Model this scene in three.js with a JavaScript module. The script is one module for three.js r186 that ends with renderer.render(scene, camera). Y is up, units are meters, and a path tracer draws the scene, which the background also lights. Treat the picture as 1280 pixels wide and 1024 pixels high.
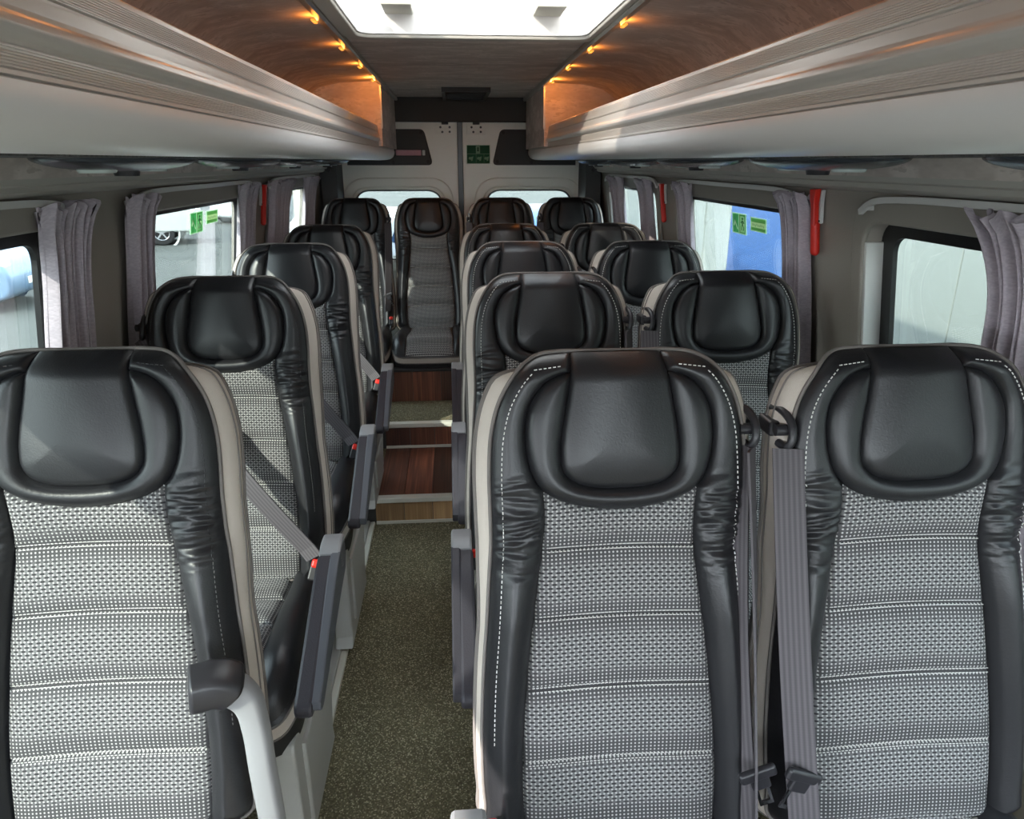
import * as THREE from 'three';
import { RoundedBoxGeometry } from 'three/addons/geometries/RoundedBoxGeometry.js';
import { mergeGeometries, toCreasedNormals } from 'three/addons/utils/BufferGeometryUtils.js';
import { RectAreaLightUniformsLib } from 'three/addons/lights/RectAreaLightUniformsLib.js';

// ---------------------------------------------------------------- camera, sky, sun, exposure
RectAreaLightUniformsLib.init();
const scene = new THREE.Scene();
const F = 890, CAM_Y = 1.5;
const camera = new THREE.PerspectiveCamera(2 * Math.atan(512 / F) * 180 / Math.PI, 1280 / 1024, 0.05, 400);
const pitch = Math.atan(310 / F), yaw = Math.atan(75 / F * Math.cos(pitch));
camera.position.set(-0.065, CAM_Y, 0);
camera.rotation.order = 'YXZ';
camera.rotation.set(-pitch, -yaw, 0);
scene.add(camera);

{ // pale hazy sky, a little bluer overhead
  const w = 64, h = 32, data = new Float32Array(w * h * 4);
  for (let j = 0; j < h; j++) for (let i = 0; i < w; i++) {
    const el = Math.max(0, ((j + 0.5) / h - 0.5) * 2), k = Math.pow(el, 0.6), o = (j * w + i) * 4;
    data[o] = 0.98 - 0.30 * k; data[o + 1] = 1.02 - 0.20 * k; data[o + 2] = 1.06 - 0.03 * k; data[o + 3] = 1;
  }
  const t = new THREE.DataTexture(data, w, h, THREE.RGBAFormat, THREE.FloatType);
  t.mapping = THREE.EquirectangularReflectionMapping; t.magFilter = t.minFilter = THREE.LinearFilter; t.needsUpdate = true;
  scene.background = t; scene.backgroundIntensity = 2.5;
}
const sun = new THREE.DirectionalLight(new THREE.Color(1, 0.95, 0.88), 2.6);
const SUN_DIR = new THREE.Vector3(0.62, -0.52, -0.66).normalize();
sun.position.copy(SUN_DIR).multiplyScalar(-12).add(new THREE.Vector3(0, 1, -2)); sun.target.position.set(0, 1, -2);
sun.castShadow = true; sun.shadow.radius = 1.5; sun.shadow.mapSize.set(4096, 4096);
Object.assign(sun.shadow.camera, { left: -8, right: 8, top: 8, bottom: -8, near: 0.5, far: 40 });
scene.add(sun, sun.target);

const renderer = new THREE.WebGLRenderer({ antialias: true });
renderer.toneMapping = THREE.LinearToneMapping;
renderer.toneMappingExposure = 4.5;
renderer.shadowMap.enabled = true;

// ---------------------------------------------------------------- helpers
let seed = 7;
const rnd = () => { seed = (seed * 1664525 + 1013904223) >>> 0; return seed / 4294967296; };
const V3 = (x, y, z) => new THREE.Vector3(x, y, z);
const clamp = (x, a, b) => Math.min(b, Math.max(a, x));
const sstep = (a, b, x) => { const t = clamp((x - a) / (b - a), 0, 1); return t * t * (3 - 2 * t); };
const taken = {};
function numbered(n) { const k = taken[n] = (taken[n] ?? -1) + 1; return k ? `${n}_${String(k).padStart(3, '0')}` : n; }
function put(parent, name, geo, mat) {
  const m = new THREE.Mesh(geo, mat); m.name = parent === scene ? numbered(name) : name;
  m.castShadow = m.receiveShadow = true; parent.add(m); return m;
}
function thing(name, label, category, [x, y, z] = [0, 0, 0], group) {
  const g = new THREE.Group(); g.name = numbered(name); g.position.set(x, y, z); g.userData = { label, category };
  if (group) g.userData.group = group;
  scene.add(g); return g;
}
function tag(o, label, category, group) { Object.assign(o.userData, { label, category }); if (group) o.userData.group = group; return o; }
function struct(o, label, category) { o.userData.kind = 'structure'; if (label) o.userData.label = label; if (category) o.userData.category = category; return o; }
function sgroup(name, label, category) { const g = new THREE.Group(); g.name = name; scene.add(g); return struct(g, label, category); }
function merge(list) { return mergeGeometries(list.map((g) => { const n = g.index ? g.toNonIndexed() : g.clone(); for (const k of Object.keys(n.attributes)) if (!['position', 'normal', 'uv'].includes(k)) n.deleteAttribute(k); return n; })); }
function planarUV(g, ax = 'auto', s = 1) { // uv in metres, picked by the dominant normal
  if (g.index) g = g.toNonIndexed();
  const p = g.attributes.position, n = g.attributes.normal, uv = new Float32Array(p.count * 2);
  for (let i = 0; i < p.count; i++) {
    const x = p.getX(i), y = p.getY(i), z = p.getZ(i), a = Math.abs(n.getX(i)), b = Math.abs(n.getY(i)), c = Math.abs(n.getZ(i));
    let q = ax === 'auto' ? (b >= a && b >= c ? [x, z] : a >= c ? [z, y] : [x, y]) : ax === 'xz' ? [x, z] : ax === 'zy' ? [z, y] : [x, y];
    uv[2 * i] = q[0] * s; uv[2 * i + 1] = q[1] * s;
  }
  g.setAttribute('uv', new THREE.BufferAttribute(uv, 2)); return g;
}
function box(x0, x1, y0, y1, z0, z1, r = 0) {
  const w = Math.abs(x1 - x0), h = Math.abs(y1 - y0), d = Math.abs(z1 - z0);
  const g = r ? new RoundedBoxGeometry(w, h, d, 2, Math.min(r, w / 2.01, h / 2.01, d / 2.01)) : new THREE.BoxGeometry(w, h, d);
  g.translate((x0 + x1) / 2, (y0 + y1) / 2, (z0 + z1) / 2);
  return g;
}
function rectShape(x0, x1, y0, y1, r, S = THREE.Shape) {
  const s = new S();
  s.moveTo(x0 + r, y0); s.lineTo(x1 - r, y0); s.quadraticCurveTo(x1, y0, x1, y0 + r); s.lineTo(x1, y1 - r); s.quadraticCurveTo(x1, y1, x1 - r, y1);
  s.lineTo(x0 + r, y1); s.quadraticCurveTo(x0, y1, x0, y1 - r); s.lineTo(x0, y0 + r); s.quadraticCurveTo(x0, y0, x0 + r, y0); return s;
}
const poly = (pts) => new THREE.Shape(pts.map(([x, y]) => new THREE.Vector2(x, y)));
// profile given in (x, y), swept along z from z0 to z1
function sweepZ(pts, z0, z1) {
  const g = new THREE.ExtrudeGeometry(poly(pts), { depth: z1 - z0, bevelEnabled: false }); g.translate(0, 0, z0); return toCreasedNormals(g, 0.6);
}
// shape drawn in (-z i.e. distance, y), given thickness along x
function slabX(shape, x0, thick, bevel = 0, curveSegments = 8) {
  const g = new THREE.ExtrudeGeometry(shape, { depth: thick - 2 * bevel, bevelEnabled: bevel > 0, bevelSize: bevel, bevelThickness: bevel, bevelOffset: -bevel, bevelSegments: 2, curveSegments });
  g.translate(0, 0, bevel); g.rotateY(Math.PI / 2); g.translate(x0, 0, 0); return g; // shape x -> -z, depth -> +x
}
function tube(pts, r, seg = 40, rs = 6, closed = false) { return new THREE.TubeGeometry(new THREE.CatmullRomCurve3(pts, closed), seg, r, rs, closed); }
function ribbon(pts, side, w, th = 0.0018) { // strap along points, side[i] = direction of its width
  const pos = [], idx = [], uv = []; let run = 0;
  const n = pts.length;
  for (let i = 0; i < n; i++) {
    const s = side[i].clone().normalize(), t = pts[Math.min(i + 1, n - 1)].clone().sub(pts[Math.max(i - 1, 0)]).normalize();
    const nn = new THREE.Vector3().crossVectors(s, t).normalize().multiplyScalar(th);
    if (i) run += pts[i].distanceTo(pts[i - 1]);
    for (const [a, b] of [[-1, 1], [1, 1], [1, -1], [-1, -1]]) {
      const p = pts[i].clone().addScaledVector(s, a * w / 2).addScaledVector(nn, b); pos.push(p.x, p.y, p.z); uv.push((a + 1) / 2 * w, run);
    }
    if (i) for (let k = 0; k < 4; k++) { const a = (i - 1) * 4 + k, b = (i - 1) * 4 + (k + 1) % 4, c = a + 4, d = b + 4; idx.push(a, b, c, b, d, c); }
  }
  idx.push(0, 1, 2, 0, 2, 3); const e = (n - 1) * 4; idx.push(e, e + 2, e + 1, e, e + 3, e + 2);
  const g = new THREE.BufferGeometry(); g.setAttribute('position', new THREE.Float32BufferAttribute(pos, 3)); g.setAttribute('uv', new THREE.Float32BufferAttribute(uv, 2)); g.setIndex(idx);
  const q = g.toNonIndexed(); q.computeVertexNormals(); return q;
}

// ---------------------------------------------------------------- textures
function hash(x, y) { let h = (x * 374761393 + y * 668265263) | 0; h = Math.imul(h ^ (h >>> 13), 1274126177); return ((h ^ (h >>> 16)) >>> 0) / 4294967296; }
function vnoise(x, y, px, py) {
  const xi = Math.floor(x), yi = Math.floor(y), fx = x - xi, fy = y - yi, sx = fx * fx * (3 - 2 * fx), sy = fy * fy * (3 - 2 * fy);
  const m = (a, p) => ((a % p) + p) % p;
  const a = hash(m(xi, px), m(yi, py)), b = hash(m(xi + 1, px), m(yi, py)), c = hash(m(xi, px), m(yi + 1, py)), d = hash(m(xi + 1, px), m(yi + 1, py));
  return a + (b - a) * sx + (c - a) * sy + (a - b - c + d) * sx * sy;
}
function fbm(u, v, fx, fy, oct) { let s = 0, a = 0.5, t = 0; for (let o = 0; o < oct; o++) { s += a * vnoise(u * fx, v * fy, fx, fy); t += a; a *= 0.5; fx *= 2; fy *= 2; } return s / t; }
function dtex(w, h, fn, srgb, mx, my) { // mx, my: metres covered by one repeat
  const d = new Uint8Array(w * h * 4);
  for (let j = 0; j < h; j++) for (let i = 0; i < w; i++) {
    const c = fn(i / w, j / h, i, j), o = (j * w + i) * 4;
    if (typeof c === 'number') d[o] = d[o + 1] = d[o + 2] = clamp(c * 255, 0, 255); else { d[o] = clamp(c[0], 0, 255); d[o + 1] = clamp(c[1], 0, 255); d[o + 2] = clamp(c[2], 0, 255); }
    d[o + 3] = 255;
  }
  const t = new THREE.DataTexture(d, w, h); t.wrapS = t.wrapT = THREE.RepeatWrapping; t.magFilter = THREE.LinearFilter; t.minFilter = THREE.LinearMipmapLinearFilter; t.generateMipmaps = true;
  if (srgb) t.colorSpace = THREE.SRGBColorSpace;
  if (mx) t.repeat.set(1 / mx, 1 / my);
  t.needsUpdate = true; return t;
}
const mixc = (a, b, t) => [a[0] + (b[0] - a[0]) * t, a[1] + (b[1] - a[1]) * t, a[2] + (b[2] - a[2]) * t];
const grainBump = dtex(256, 256, (u, v) => fbm(u, v, 64, 64, 2), false, 0.12, 0.12);
const suedeMap = dtex(512, 512, (u, v) => { // brushed nap: short streaks, blotches where it lies the other way
  const w = 0.04 * fbm(u, v, 6, 10, 2), a = fbm(u + w, v + w * 0.6, 7, 15, 5), b = fbm(u, v, 26, 70, 3), c = fbm(u, v, 3, 4, 3);
  const fleck = sstep(0.56, 0.70, b) * sstep(0.42, 0.6, a), t = 0.35 * sstep(0.34, 0.66, a) + 0.3 * b + 0.35 * c - 0.45 * fleck; return mixc([168, 156, 150], [232, 222, 216], clamp(t, 0, 1));
}, true, 0.55, 0.55);
const carpetMap = dtex(512, 512, (u, v, i, j) => {
  const a = hash(i >> 1, j >> 1), b = hash((i >> 1) + 91, (j >> 1) + 17), c = fbm(u, v, 8, 8, 3);
  const base = mixc([78, 74, 56], [126, 120, 92], a * 0.7 + 0.3 * c); return b > 0.72 ? mixc(base, [214, 206, 178], (b - 0.72) / 0.28 * 0.8) : base;
}, true, 0.8, 0.8);
const carpetBump = dtex(256, 256, (u, v, i, j) => hash(i >> 1, j >> 1) * 0.7 + 0.3 * hash(i, j), false, 0.28, 0.28);
const fabricMap = dtex(128, 1024, (u, v) => {
  // two dot columns wide, one cushion panel (18 dot rows) high; dashes between dots fade in towards the middle of the panel
  const rows = 18, r = v * rows, ri = Math.floor(r), fy = r - ri, x = u * 2, xi = Math.floor(x), fx = x - xi;
  const dot = 1 - sstep(0.17, 0.31, Math.hypot((fx - 0.5) * 1.0, (fy - 0.5) * 0.95));
  const mid = sstep(0.1, 0.32, Math.min(v, 1 - v));
  const dx = Math.abs(((u + (Math.round(r) % 2) * 0.5) % 1) - 0.5), dash = (1 - sstep(0.18, 0.32, dx)) * (1 - sstep(0.16, 0.32, Math.min(fy, 1 - fy))) * mid;
  const weave = 0.5 + 0.5 * Math.sin(u * Math.PI * 2 * 8) * Math.sin(v * Math.PI * 2 * 72);
  let c = mixc(mixc([66, 65, 67], [82, 81, 83], weave), mixc([104, 103, 105], [120, 119, 120], weave), mid);
  c = mixc(c, [50, 49, 51], dash); return mixc(c, [200, 199, 195], dot * 0.95);
}, true, 0.0126, 0.108);
const fabricBump = dtex(64, 64, (u, v) => 0.5 + 0.25 * Math.sin(u * Math.PI * 8) + 0.25 * Math.sin(v * Math.PI * 8), false, 0.0063, 0.006);
const beltMap = dtex(64, 64, (u, v) => { const k = 0.5 + 0.5 * Math.sin(u * Math.PI * 12), t = ((v * 8 + u * 2) % 1) * 0.15; return mixc([66, 62, 66], [94, 89, 93], k * 0.8 + t); }, true, 0.047, 0.03);
function woodMap(dark, light, s) {
  return dtex(256, 512, (u, v) => { const g = fbm(u + s * 0.13, v, 40, 3, 4), k = fbm(u, v + s * 0.2, 6, 2, 3); return mixc(dark, light, clamp(g * 0.9 + (k - 0.5) * 0.6, 0, 1)); }, true, 0.25, 0.8);
}
const curtainMap = dtex(128, 128, (u, v) => mixc([162, 153, 161], [190, 180, 188], fbm(u, v, 40, 40, 2)), true, 0.1, 0.1);
const brushBump = dtex(64, 512, (u, v) => fbm(u, v, 3, 200, 2), false, 1.0, 0.05);
const asphaltMap = dtex(512, 512, (u, v, i, j) => { const a = fbm(u, v, 6, 6, 5), b = hash(i, j); return mixc([56, 59, 56], [80, 82, 78], a * 0.7 + b * 0.3); }, true, 6, 6);
const leatherWall = dtex(256, 256, (u, v) => fbm(u, v, 90, 90, 2), false, 0.15, 0.15);

// ---------------------------------------------------------------- materials
const std = (o) => new THREE.MeshStandardMaterial(o);
const M = {
  leather: std({ color: 0x212124, roughness: 0.39, bumpMap: grainBump, bumpScale: 0.00016 }),
  fabric: std({ map: fabricMap, roughness: 0.95, bumpMap: fabricBump, bumpScale: 0.0006 }),
  gusset: std({ color: 0xc2b8ae, roughness: 0.75, bumpMap: fabricBump, bumpScale: 0.0003 }),
  piping: std({ color: 0x6d6763, roughness: 0.7 }),
  stitch: std({ color: 0xd8d6d2, roughness: 0.8 }),
  darkStitch: std({ color: 0x38383a, roughness: 0.8 }),
  shell: std({ color: 0x1c1c1e, roughness: 0.55 }),
  plastic: std({ color: 0x2b2a2e, roughness: 0.38 }),
  armPad: std({ color: 0x35333a, roughness: 0.5, bumpMap: grainBump, bumpScale: 0.0003 }),
  greyPlastic: std({ color: 0x8e8e90, roughness: 0.4 }),
  armBody: std({ color: 0x565960, roughness: 0.45 }),
  legPaint: std({ color: 0xb4b4b0, roughness: 0.45 }),
  belt: std({ map: beltMap, roughness: 0.7 }),
  red: std({ color: 0xd8281c, roughness: 0.35 }),
  chrome: std({ color: 0xc8c8cc, roughness: 0.2, metalness: 1 }),
  suede: std({ map: suedeMap, roughness: 0.95 }),
  carpet: std({ map: carpetMap, roughness: 1, bumpMap: carpetBump, bumpScale: 0.003 }),
  wall: std({ color: 0x948e86, roughness: 0.62, bumpMap: leatherWall, bumpScale: 0.0004 }),
  trimGrey: std({ color: 0xb5b1aa, roughness: 0.6 }),
  darkTrim: std({ color: 0x3a3a3a, roughness: 0.65 }),
  rackFace: std({ color: 0xd0cac4, roughness: 0.34, metalness: 0.12 }),
  rackWhite: std({ color: 0xefedec, roughness: 0.33, metalness: 0.1 }),
  alu: std({ color: 0xb5b2ac, roughness: 0.35, metalness: 0.8, bumpMap: brushBump, bumpScale: 0.0002 }),
  paleTrim: std({ color: 0xd6d4c8, roughness: 0.5 }),
  reveal: std({ color: 0xc4c4c0, roughness: 0.55 }),
  rail: std({ color: 0xcfcdca, roughness: 0.35 }),
  seal: std({ color: 0x0d0d0e, roughness: 0.35 }),
  curtain: std({ map: curtainMap, roughness: 0.9 }),
  doorPaint: std({ color: 0xe2e0d6, roughness: 0.38 }),
  glass: new THREE.MeshPhysicalMaterial({ color: new THREE.Color().setRGB(0.69, 0.725, 0.70), roughness: 0.0, transmission: 1, thickness: 0, ior: 1.5 }),
  clear: new THREE.MeshPhysicalMaterial({ color: new THREE.Color().setRGB(0.95, 0.97, 0.96), roughness: 0.0, transmission: 1, thickness: 0, ior: 1.5 }),
  milky: new THREE.MeshPhysicalMaterial({ color: new THREE.Color().setRGB(0.72, 0.70, 0.66), roughness: 0.35, transmission: 0.9, thickness: 0, ior: 1.45 }),
  led: std({ color: 0x000000, emissive: new THREE.Color(1, 0.30, 0.04), emissiveIntensity: 0.36 }),
  mesh: std({ color: 0x4a4848, roughness: 0.8 }),
  pod: std({ color: 0x3d4148, roughness: 0.25 }),
  podLens: std({ color: 0xc9d2cf, roughness: 0.15 }),
  asphalt: std({ map: asphaltMap, roughness: 0.95 }),
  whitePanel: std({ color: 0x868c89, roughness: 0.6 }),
  bluePanel: std({ color: 0x1f4d86, roughness: 0.5 }),
  bodyWhite: std({ color: 0xbdbcb8, roughness: 0.4 }),
  tyre: std({ color: 0x1b1b1c, roughness: 0.85 }),
  rim: std({ color: 0xaeb0b2, roughness: 0.3, metalness: 0.8 }),
  carGlass: std({ color: 0x1a2228, roughness: 0.08 }),
};
const WOODR = [0, 1, 2].map((k) => std({ map: woodMap([66, 36, 28].map((c) => c * (0.78 + 0.24 * k)), [142, 88, 64].map((c) => c * (0.78 + 0.24 * k)), k), roughness: 0.42 }));
const WOODL = [0, 1, 2].map((k) => std({ map: woodMap([150, 115, 78].map((c) => c * (0.86 + 0.12 * k)), [206, 170, 124].map((c) => c * (0.86 + 0.12 * k)), k + 5), roughness: 0.5 }));

// ---------------------------------------------------------------- the van: floor, steps
const X_WALL = 0.89, LEAN = 0.13, REAR = 5.02, FRONT = 1.75;   // distances ahead of the camera are -z
put(scene, 'floor', planarUV(box(-1.08, 1.08, -0.06, 0, -2.84, FRONT)), M.carpet); struct(scene.children.at(-1), 'dark olive speckled carpet floor of the aisle', 'floor');
function step(name, label, y0, y1, d0, d1, carpetTop) {
  const g = sgroup(name, label, 'step');
  put(g, 'core', box(-0.87, 0.87, y0 - 0.05, y1 - 0.014, -d1, -d0 - 0.012), M.darkTrim);
  const xs = []; for (let x = -0.435; x < 0.43; x += 0.124) xs.push(x);
  xs.forEach((x, i) => {
    const x1 = Math.min(x + 0.121, 0.435);
    put(g, 'plank', planarUV(box(x, x1, y0, y1 - 0.012, -d0 - 0.013, -d0 - 0.001)), (y0 < 0.05 ? WOODL : WOODR)[i % 3]);
    if (!carpetTop) put(g, 'plank', planarUV(box(x, x1, y1 - 0.013, y1, -d1, -d0 - 0.03), 'xz'), WOODR[(i + 1) % 3]);
  });
  if (carpetTop) put(g, 'carpet_tread', planarUV(box(-0.87, 0.87, y1 - 0.013, y1, -d1, -d0 - 0.03)), M.carpet);
  else for (const s of [-1, 1]) put(g, 'carpet_margin', planarUV(box(s > 0 ? 0.436 : -0.87, s > 0 ? 0.87 : -0.436, y1 - 0.013, y1, -d1, -d0 - 0.03)), M.carpet);
  put(g, 'nosing', box(-0.87, 0.87, y1 - 0.02, y1 + 0.003, -d0 - 0.034, -d0 + 0.006, 0.004), M.paleTrim);
  put(g, 'foot_trim', box(-0.435, 0.435, y0, y0 + 0.014, -d0 - 0.001, -d0 + 0.006, 0.002), M.paleTrim);
  return g;
}
step('floor_step', 'wooden aisle step with light oak riser and pale edge strip', 0, 0.12, 2.82, 3.40);
step('floor_step_upper', 'upper aisle step with dark wood riser and carpeted tread', 0.12, 0.25, 3.40, 3.76, true);
{ // box under the back bench, boarded with dark planks
  const g = sgroup('bench_plinth', 'dark wood boarded plinth carrying the back bench', 'plinth');
  put(g, 'core', box(-0.87, 0.87, -0.05, 0.418, -REAR, -3.775), M.darkTrim);
  for (let i = 0, x = -0.62; x < 0.6; x += 0.155, i++) put(g, 'plank', planarUV(box(x, x + 0.153, 0.25, 0.418, -3.775, -3.762)), WOODR[i % 3]);
  put(g, 'nosing', box(-0.87, 0.87, 0.418, 0.432, -4.0, -3.755, 0.004), M.shell);
}
{ // pale floor strip and track along the single seats and along the pairs
  const g = sgroup('trim_1', 'pale aluminium strip along the carpet under the single seats', 'trim');
  put(g, 'strip', box(-0.462, -0.440, 0, 0.016, -2.815, -0.6, 0.004), M.paleTrim);
  put(g, 'track', box(-0.52, -0.462, 0, 0.022, -2.815, -0.6, 0.004), M.legPaint);
  const h = sgroup('trim_2', 'pale aluminium strip along the carpet under the paired seats', 'trim');
  put(h, 'strip', box(0.0, 0.022, 0, 0.016, -2.815, -0.6, 0.004), M.paleTrim);
  put(h, 'track', box(0.022, 0.08, 0, 0.022, -2.815, -0.6, 0.004), M.legPaint);
}

// ---------------------------------------------------------------- side walls with window openings
const OPEN = [[0.12, 1.645], [2.02, 3.13], [3.44, 4.54]], WY0 = 0.64, WY1 = 1.372;
// the walls lean outwards below the ledge
const leanX = (x, y) => x + Math.sign(x) * LEAN * (1.44 - y);
function lean(g) { const p = g.attributes.position; for (let i = 0; i < p.count; i++) p.setX(i, leanX(p.getX(i), p.getY(i))); g.computeVertexNormals(); return g; }
function sideWall(s) { // s = -1: the entrance side, 1: the other
  const shape = poly([[-FRONT, -0.1], [REAR, -0.1], [REAR, 1.44], [-FRONT, 1.44]]);
  const openings = s < 0 ? [[0.18, 1.645], OPEN[1], OPEN[2]] : [[-0.65, 1.645], OPEN[1], OPEN[2]];
  for (const [a, b] of openings) shape.holes.push(rectShape(a, b, WY0, WY1, 0.07, THREE.Path));
  if (s < 0) shape.holes.push(rectShape(-0.75, 0.12, 0.02, 1.40, 0.06, THREE.Path));      // open sliding door
  shape.holes.push(rectShape(-1.65, -0.85, 0.75, 1.40, 0.08, THREE.Path));                // cab door window
  const g = slabX(shape, s > 0 ? X_WALL : -X_WALL - 0.07, 0.07);
  const w = put(scene, s < 0 ? 'wall_left' : 'wall_right', lean(planarUV(g, 'zy')), M.wall);
  put(w, 'upper_wall', planarUV(box(s * X_WALL, s * (X_WALL + 0.07), 1.44, 1.95, -REAR, FRONT), 'zy'), M.wall);
  struct(w, s < 0 ? 'grey leatherette side wall beside the single seats' : 'grey leatherette side wall beside the paired seats', 'wall');
  openings.forEach(([a, b], i) => {
    const n = sgroup(`window_${s < 0 ? i + 1 : i + 4}`, ['side window over the front seats', 'side window with emergency exit stickers', 'rearmost side window with a pair of curtains'][i] + (s < 0 ? ' on the single seat side' : ' on the double seat side'), 'window');
    // padded surround on the wall
    const sur = rectShape(a - 0.045, b + 0.045, WY0 - 0.03, WY1 + 0.052, 0.1); sur.holes.push(rectShape(a + 0.004, b - 0.004, WY0 + 0.004, WY1 - 0.004, 0.07, THREE.Path));
    put(n, 'surround', lean(planarUV(slabX(sur, s > 0 ? X_WALL - 0.014 : -X_WALL, 0.014, 0.006), 'zy')), M.wall);
    for (const [u, v] of [[a, a + 0.012], [b - 0.012, b]]) put(n, 'reveal', lean(box(s * (X_WALL - 0.008), s * (X_WALL + 0.05), WY0 + 0.05, WY1 - 0.05, -v, -u, 0.003)), M.reveal);
    const fr = rectShape(a + 0.001, b - 0.001, WY0 + 0.001, WY1 - 0.001, 0.07); fr.holes.push(rectShape(a + 0.05, b - 0.05, WY0 + 0.05, WY1 - (i ? 0.022 : 0.034), 0.045, THREE.Path));
    put(n, 'seal', lean(slabX(fr, s > 0 ? X_WALL + 0.035 : -X_WALL - 0.047, 0.012)), M.seal);
    put(n, 'pane', lean(slabX(rectShape(a + 0.03, b - 0.03, WY0 + 0.03, WY1 - 0.02, 0.04), s > 0 ? X_WALL + 0.049 : -X_WALL - 0.053, 0.004)), M.glass);
  });
}
sideWall(-1); sideWall(1);
// ledge and suede band under the rack, outside skin of the roof, D pillars
for (const s of [-1, 1]) {
  const g = sgroup(s < 0 ? 'trim_3' : 'trim_4', s < 0 ? 'padded ledge and suede band under the rack by the single seats' : 'padded ledge and suede band under the rack by the paired seats', 'trim');
  const mx = (pts) => pts.map(([x, y]) => [x * s, y]);
  put(g, 'ledge', sweepZ(mx([[0.889, 1.434], [0.862, 1.438], [0.851, 1.445], [0.853, 1.455], [0.838, 1.459], [0.833, 1.470], [0.889, 1.470]]), -4.72, 1.2), M.trimGrey);
  put(g, 'suede_band', planarUV(sweepZ(mx([[0.889, 1.470], [0.829, 1.470], [0.812, 1.512], [0.889, 1.512]]), -4.72, 1.2)), M.suede);
  const pil = put(scene, s < 0 ? 'wall_pillar_left' : 'wall_pillar_right', box(s * 0.785, s * 0.888, 0.44, 1.9, -REAR, -4.74, 0.008), M.darkTrim);
  struct(pil, s < 0 ? 'dark rear corner pillar beside the single seat windows' : 'dark rear corner pillar beside the paired seat windows', 'wall');
  for (const y of [1.16, 1.45]) put(pil, 'bolt', new THREE.CylinderGeometry(0.012, 0.012, 0.012, 14).rotateX(Math.PI / 2).translate(s * 0.83, y, -4.736), M.shell);
}

// ---------------------------------------------------------------- ceiling, hatch, racks
const YC = 1.885, HX0 = -0.36, HX1 = 0.39, HD0 = 1.72, HD1 = 2.57;
{
  const sh = poly([[-0.43, -1.2], [0.43, -1.2], [0.43, 4.93], [-0.43, 4.93]]);
  sh.holes.push(rectShape(HX0, HX1, HD0, HD1, 0.06, THREE.Path));
  const g = new THREE.ExtrudeGeometry(sh, { depth: 0.02, bevelEnabled: false }); g.rotateX(-Math.PI / 2); g.translate(0, YC, 0);
  const c = put(scene, 'ceiling', planarUV(g, 'xz'), M.suede); struct(c, 'grey brown suede ceiling panel between the racks', 'ceiling');
  const ro = poly([[-0.96, -FRONT + 0.6], [0.96, -FRONT + 0.6], [0.96, REAR + 0.06], [-0.96, REAR + 0.06]]);
  ro.holes.push(rectShape(HX0, HX1, HD0, HD1, 0.06, THREE.Path));
  const rg = new THREE.ExtrudeGeometry(ro, { depth: 0.03, bevelEnabled: false }); rg.rotateX(-Math.PI / 2); rg.translate(0, 1.945, 0);
  struct(put(scene, 'roof', rg, M.bodyWhite), 'white outer roof skin of the van', 'roof');
  const h = sgroup('roof_hatch', 'milky roof hatch with a pale moulded frame', 'hatch');
  const fr = rectShape(HX0 - 0.035, HX1 + 0.035, HD0 - 0.035, HD1 + 0.035, 0.08); fr.holes.push(rectShape(HX0 + 0.004, HX1 - 0.004, HD0 + 0.004, HD1 - 0.004, 0.06, THREE.Path));
  const fg = new THREE.ExtrudeGeometry(fr, { depth: 0.004, bevelEnabled: true, bevelSize: 0.004, bevelThickness: 0.004, bevelSegments: 2 }); fg.rotateX(-Math.PI / 2); fg.translate(0, YC - 0.008, 0);
  put(h, 'frame', fg, M.trimGrey);
  const li = rectShape(HX0, HX1, HD0, HD1, 0.06); li.holes.push(rectShape(HX0 + 0.012, HX1 - 0.012, HD0 + 0.012, HD1 - 0.012, 0.055, THREE.Path));
  const lg = new THREE.ExtrudeGeometry(li, { depth: 0.10, bevelEnabled: false }); lg.rotateX(-Math.PI / 2); lg.translate(0, YC, 0);
  put(h, 'liner', lg, M.rackWhite);
  for (const x of [-0.22, 0.25]) put(h, 'hinge_arm', box(x - 0.045, x + 0.045, YC + 0.055, YC + 0.075, -HD1 + 0.012, -HD1 + 0.16, 0.004), M.paleTrim);
  put(h, 'pane', box(HX0 - 0.02, HX1 + 0.02, YC + 0.101, YC + 0.106, -HD1 - 0.02, -HD0 + 0.02), M.milky);
  const v = tag(new THREE.Group(), 'black ceiling vent with fine louvres near the rear doors', 'vent'); v.name = 'ceiling_vent'; v.position.set(0.022, YC, -4.57); scene.add(v);
  put(v, 'frame', merge([box(-0.135, 0.135, -0.024, 0, -0.30, -0.275), box(-0.135, 0.135, -0.024, 0, 0.275, 0.30), box(-0.135, -0.115, -0.024, 0, -0.275, 0.275), box(0.115, 0.135, -0.024, 0, -0.275, 0.275)]), M.shell);
  put(v, 'backing', box(-0.115, 0.115, -0.003, 0, -0.275, 0.275), M.seal);
  for (let k = 0; k < 12; k++) put(v, 'slat', box(-0.115, 0.115, -0.015, -0.008, -0.262 + k * 0.045, -0.25 + k * 0.045), M.seal);
  // dark header over the rear doors
  struct(put(scene, 'trim_5', box(-0.785, 0.785, 1.742, YC + 0.02, -REAR + 0.001, -4.925, 0.006), M.darkTrim), 'dark padded header above the rear doors', 'trim');
}
const LEDS = []; for (let k = -3; k < 4; k++) LEDS.push(2.245 + 0.512 * k);
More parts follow.
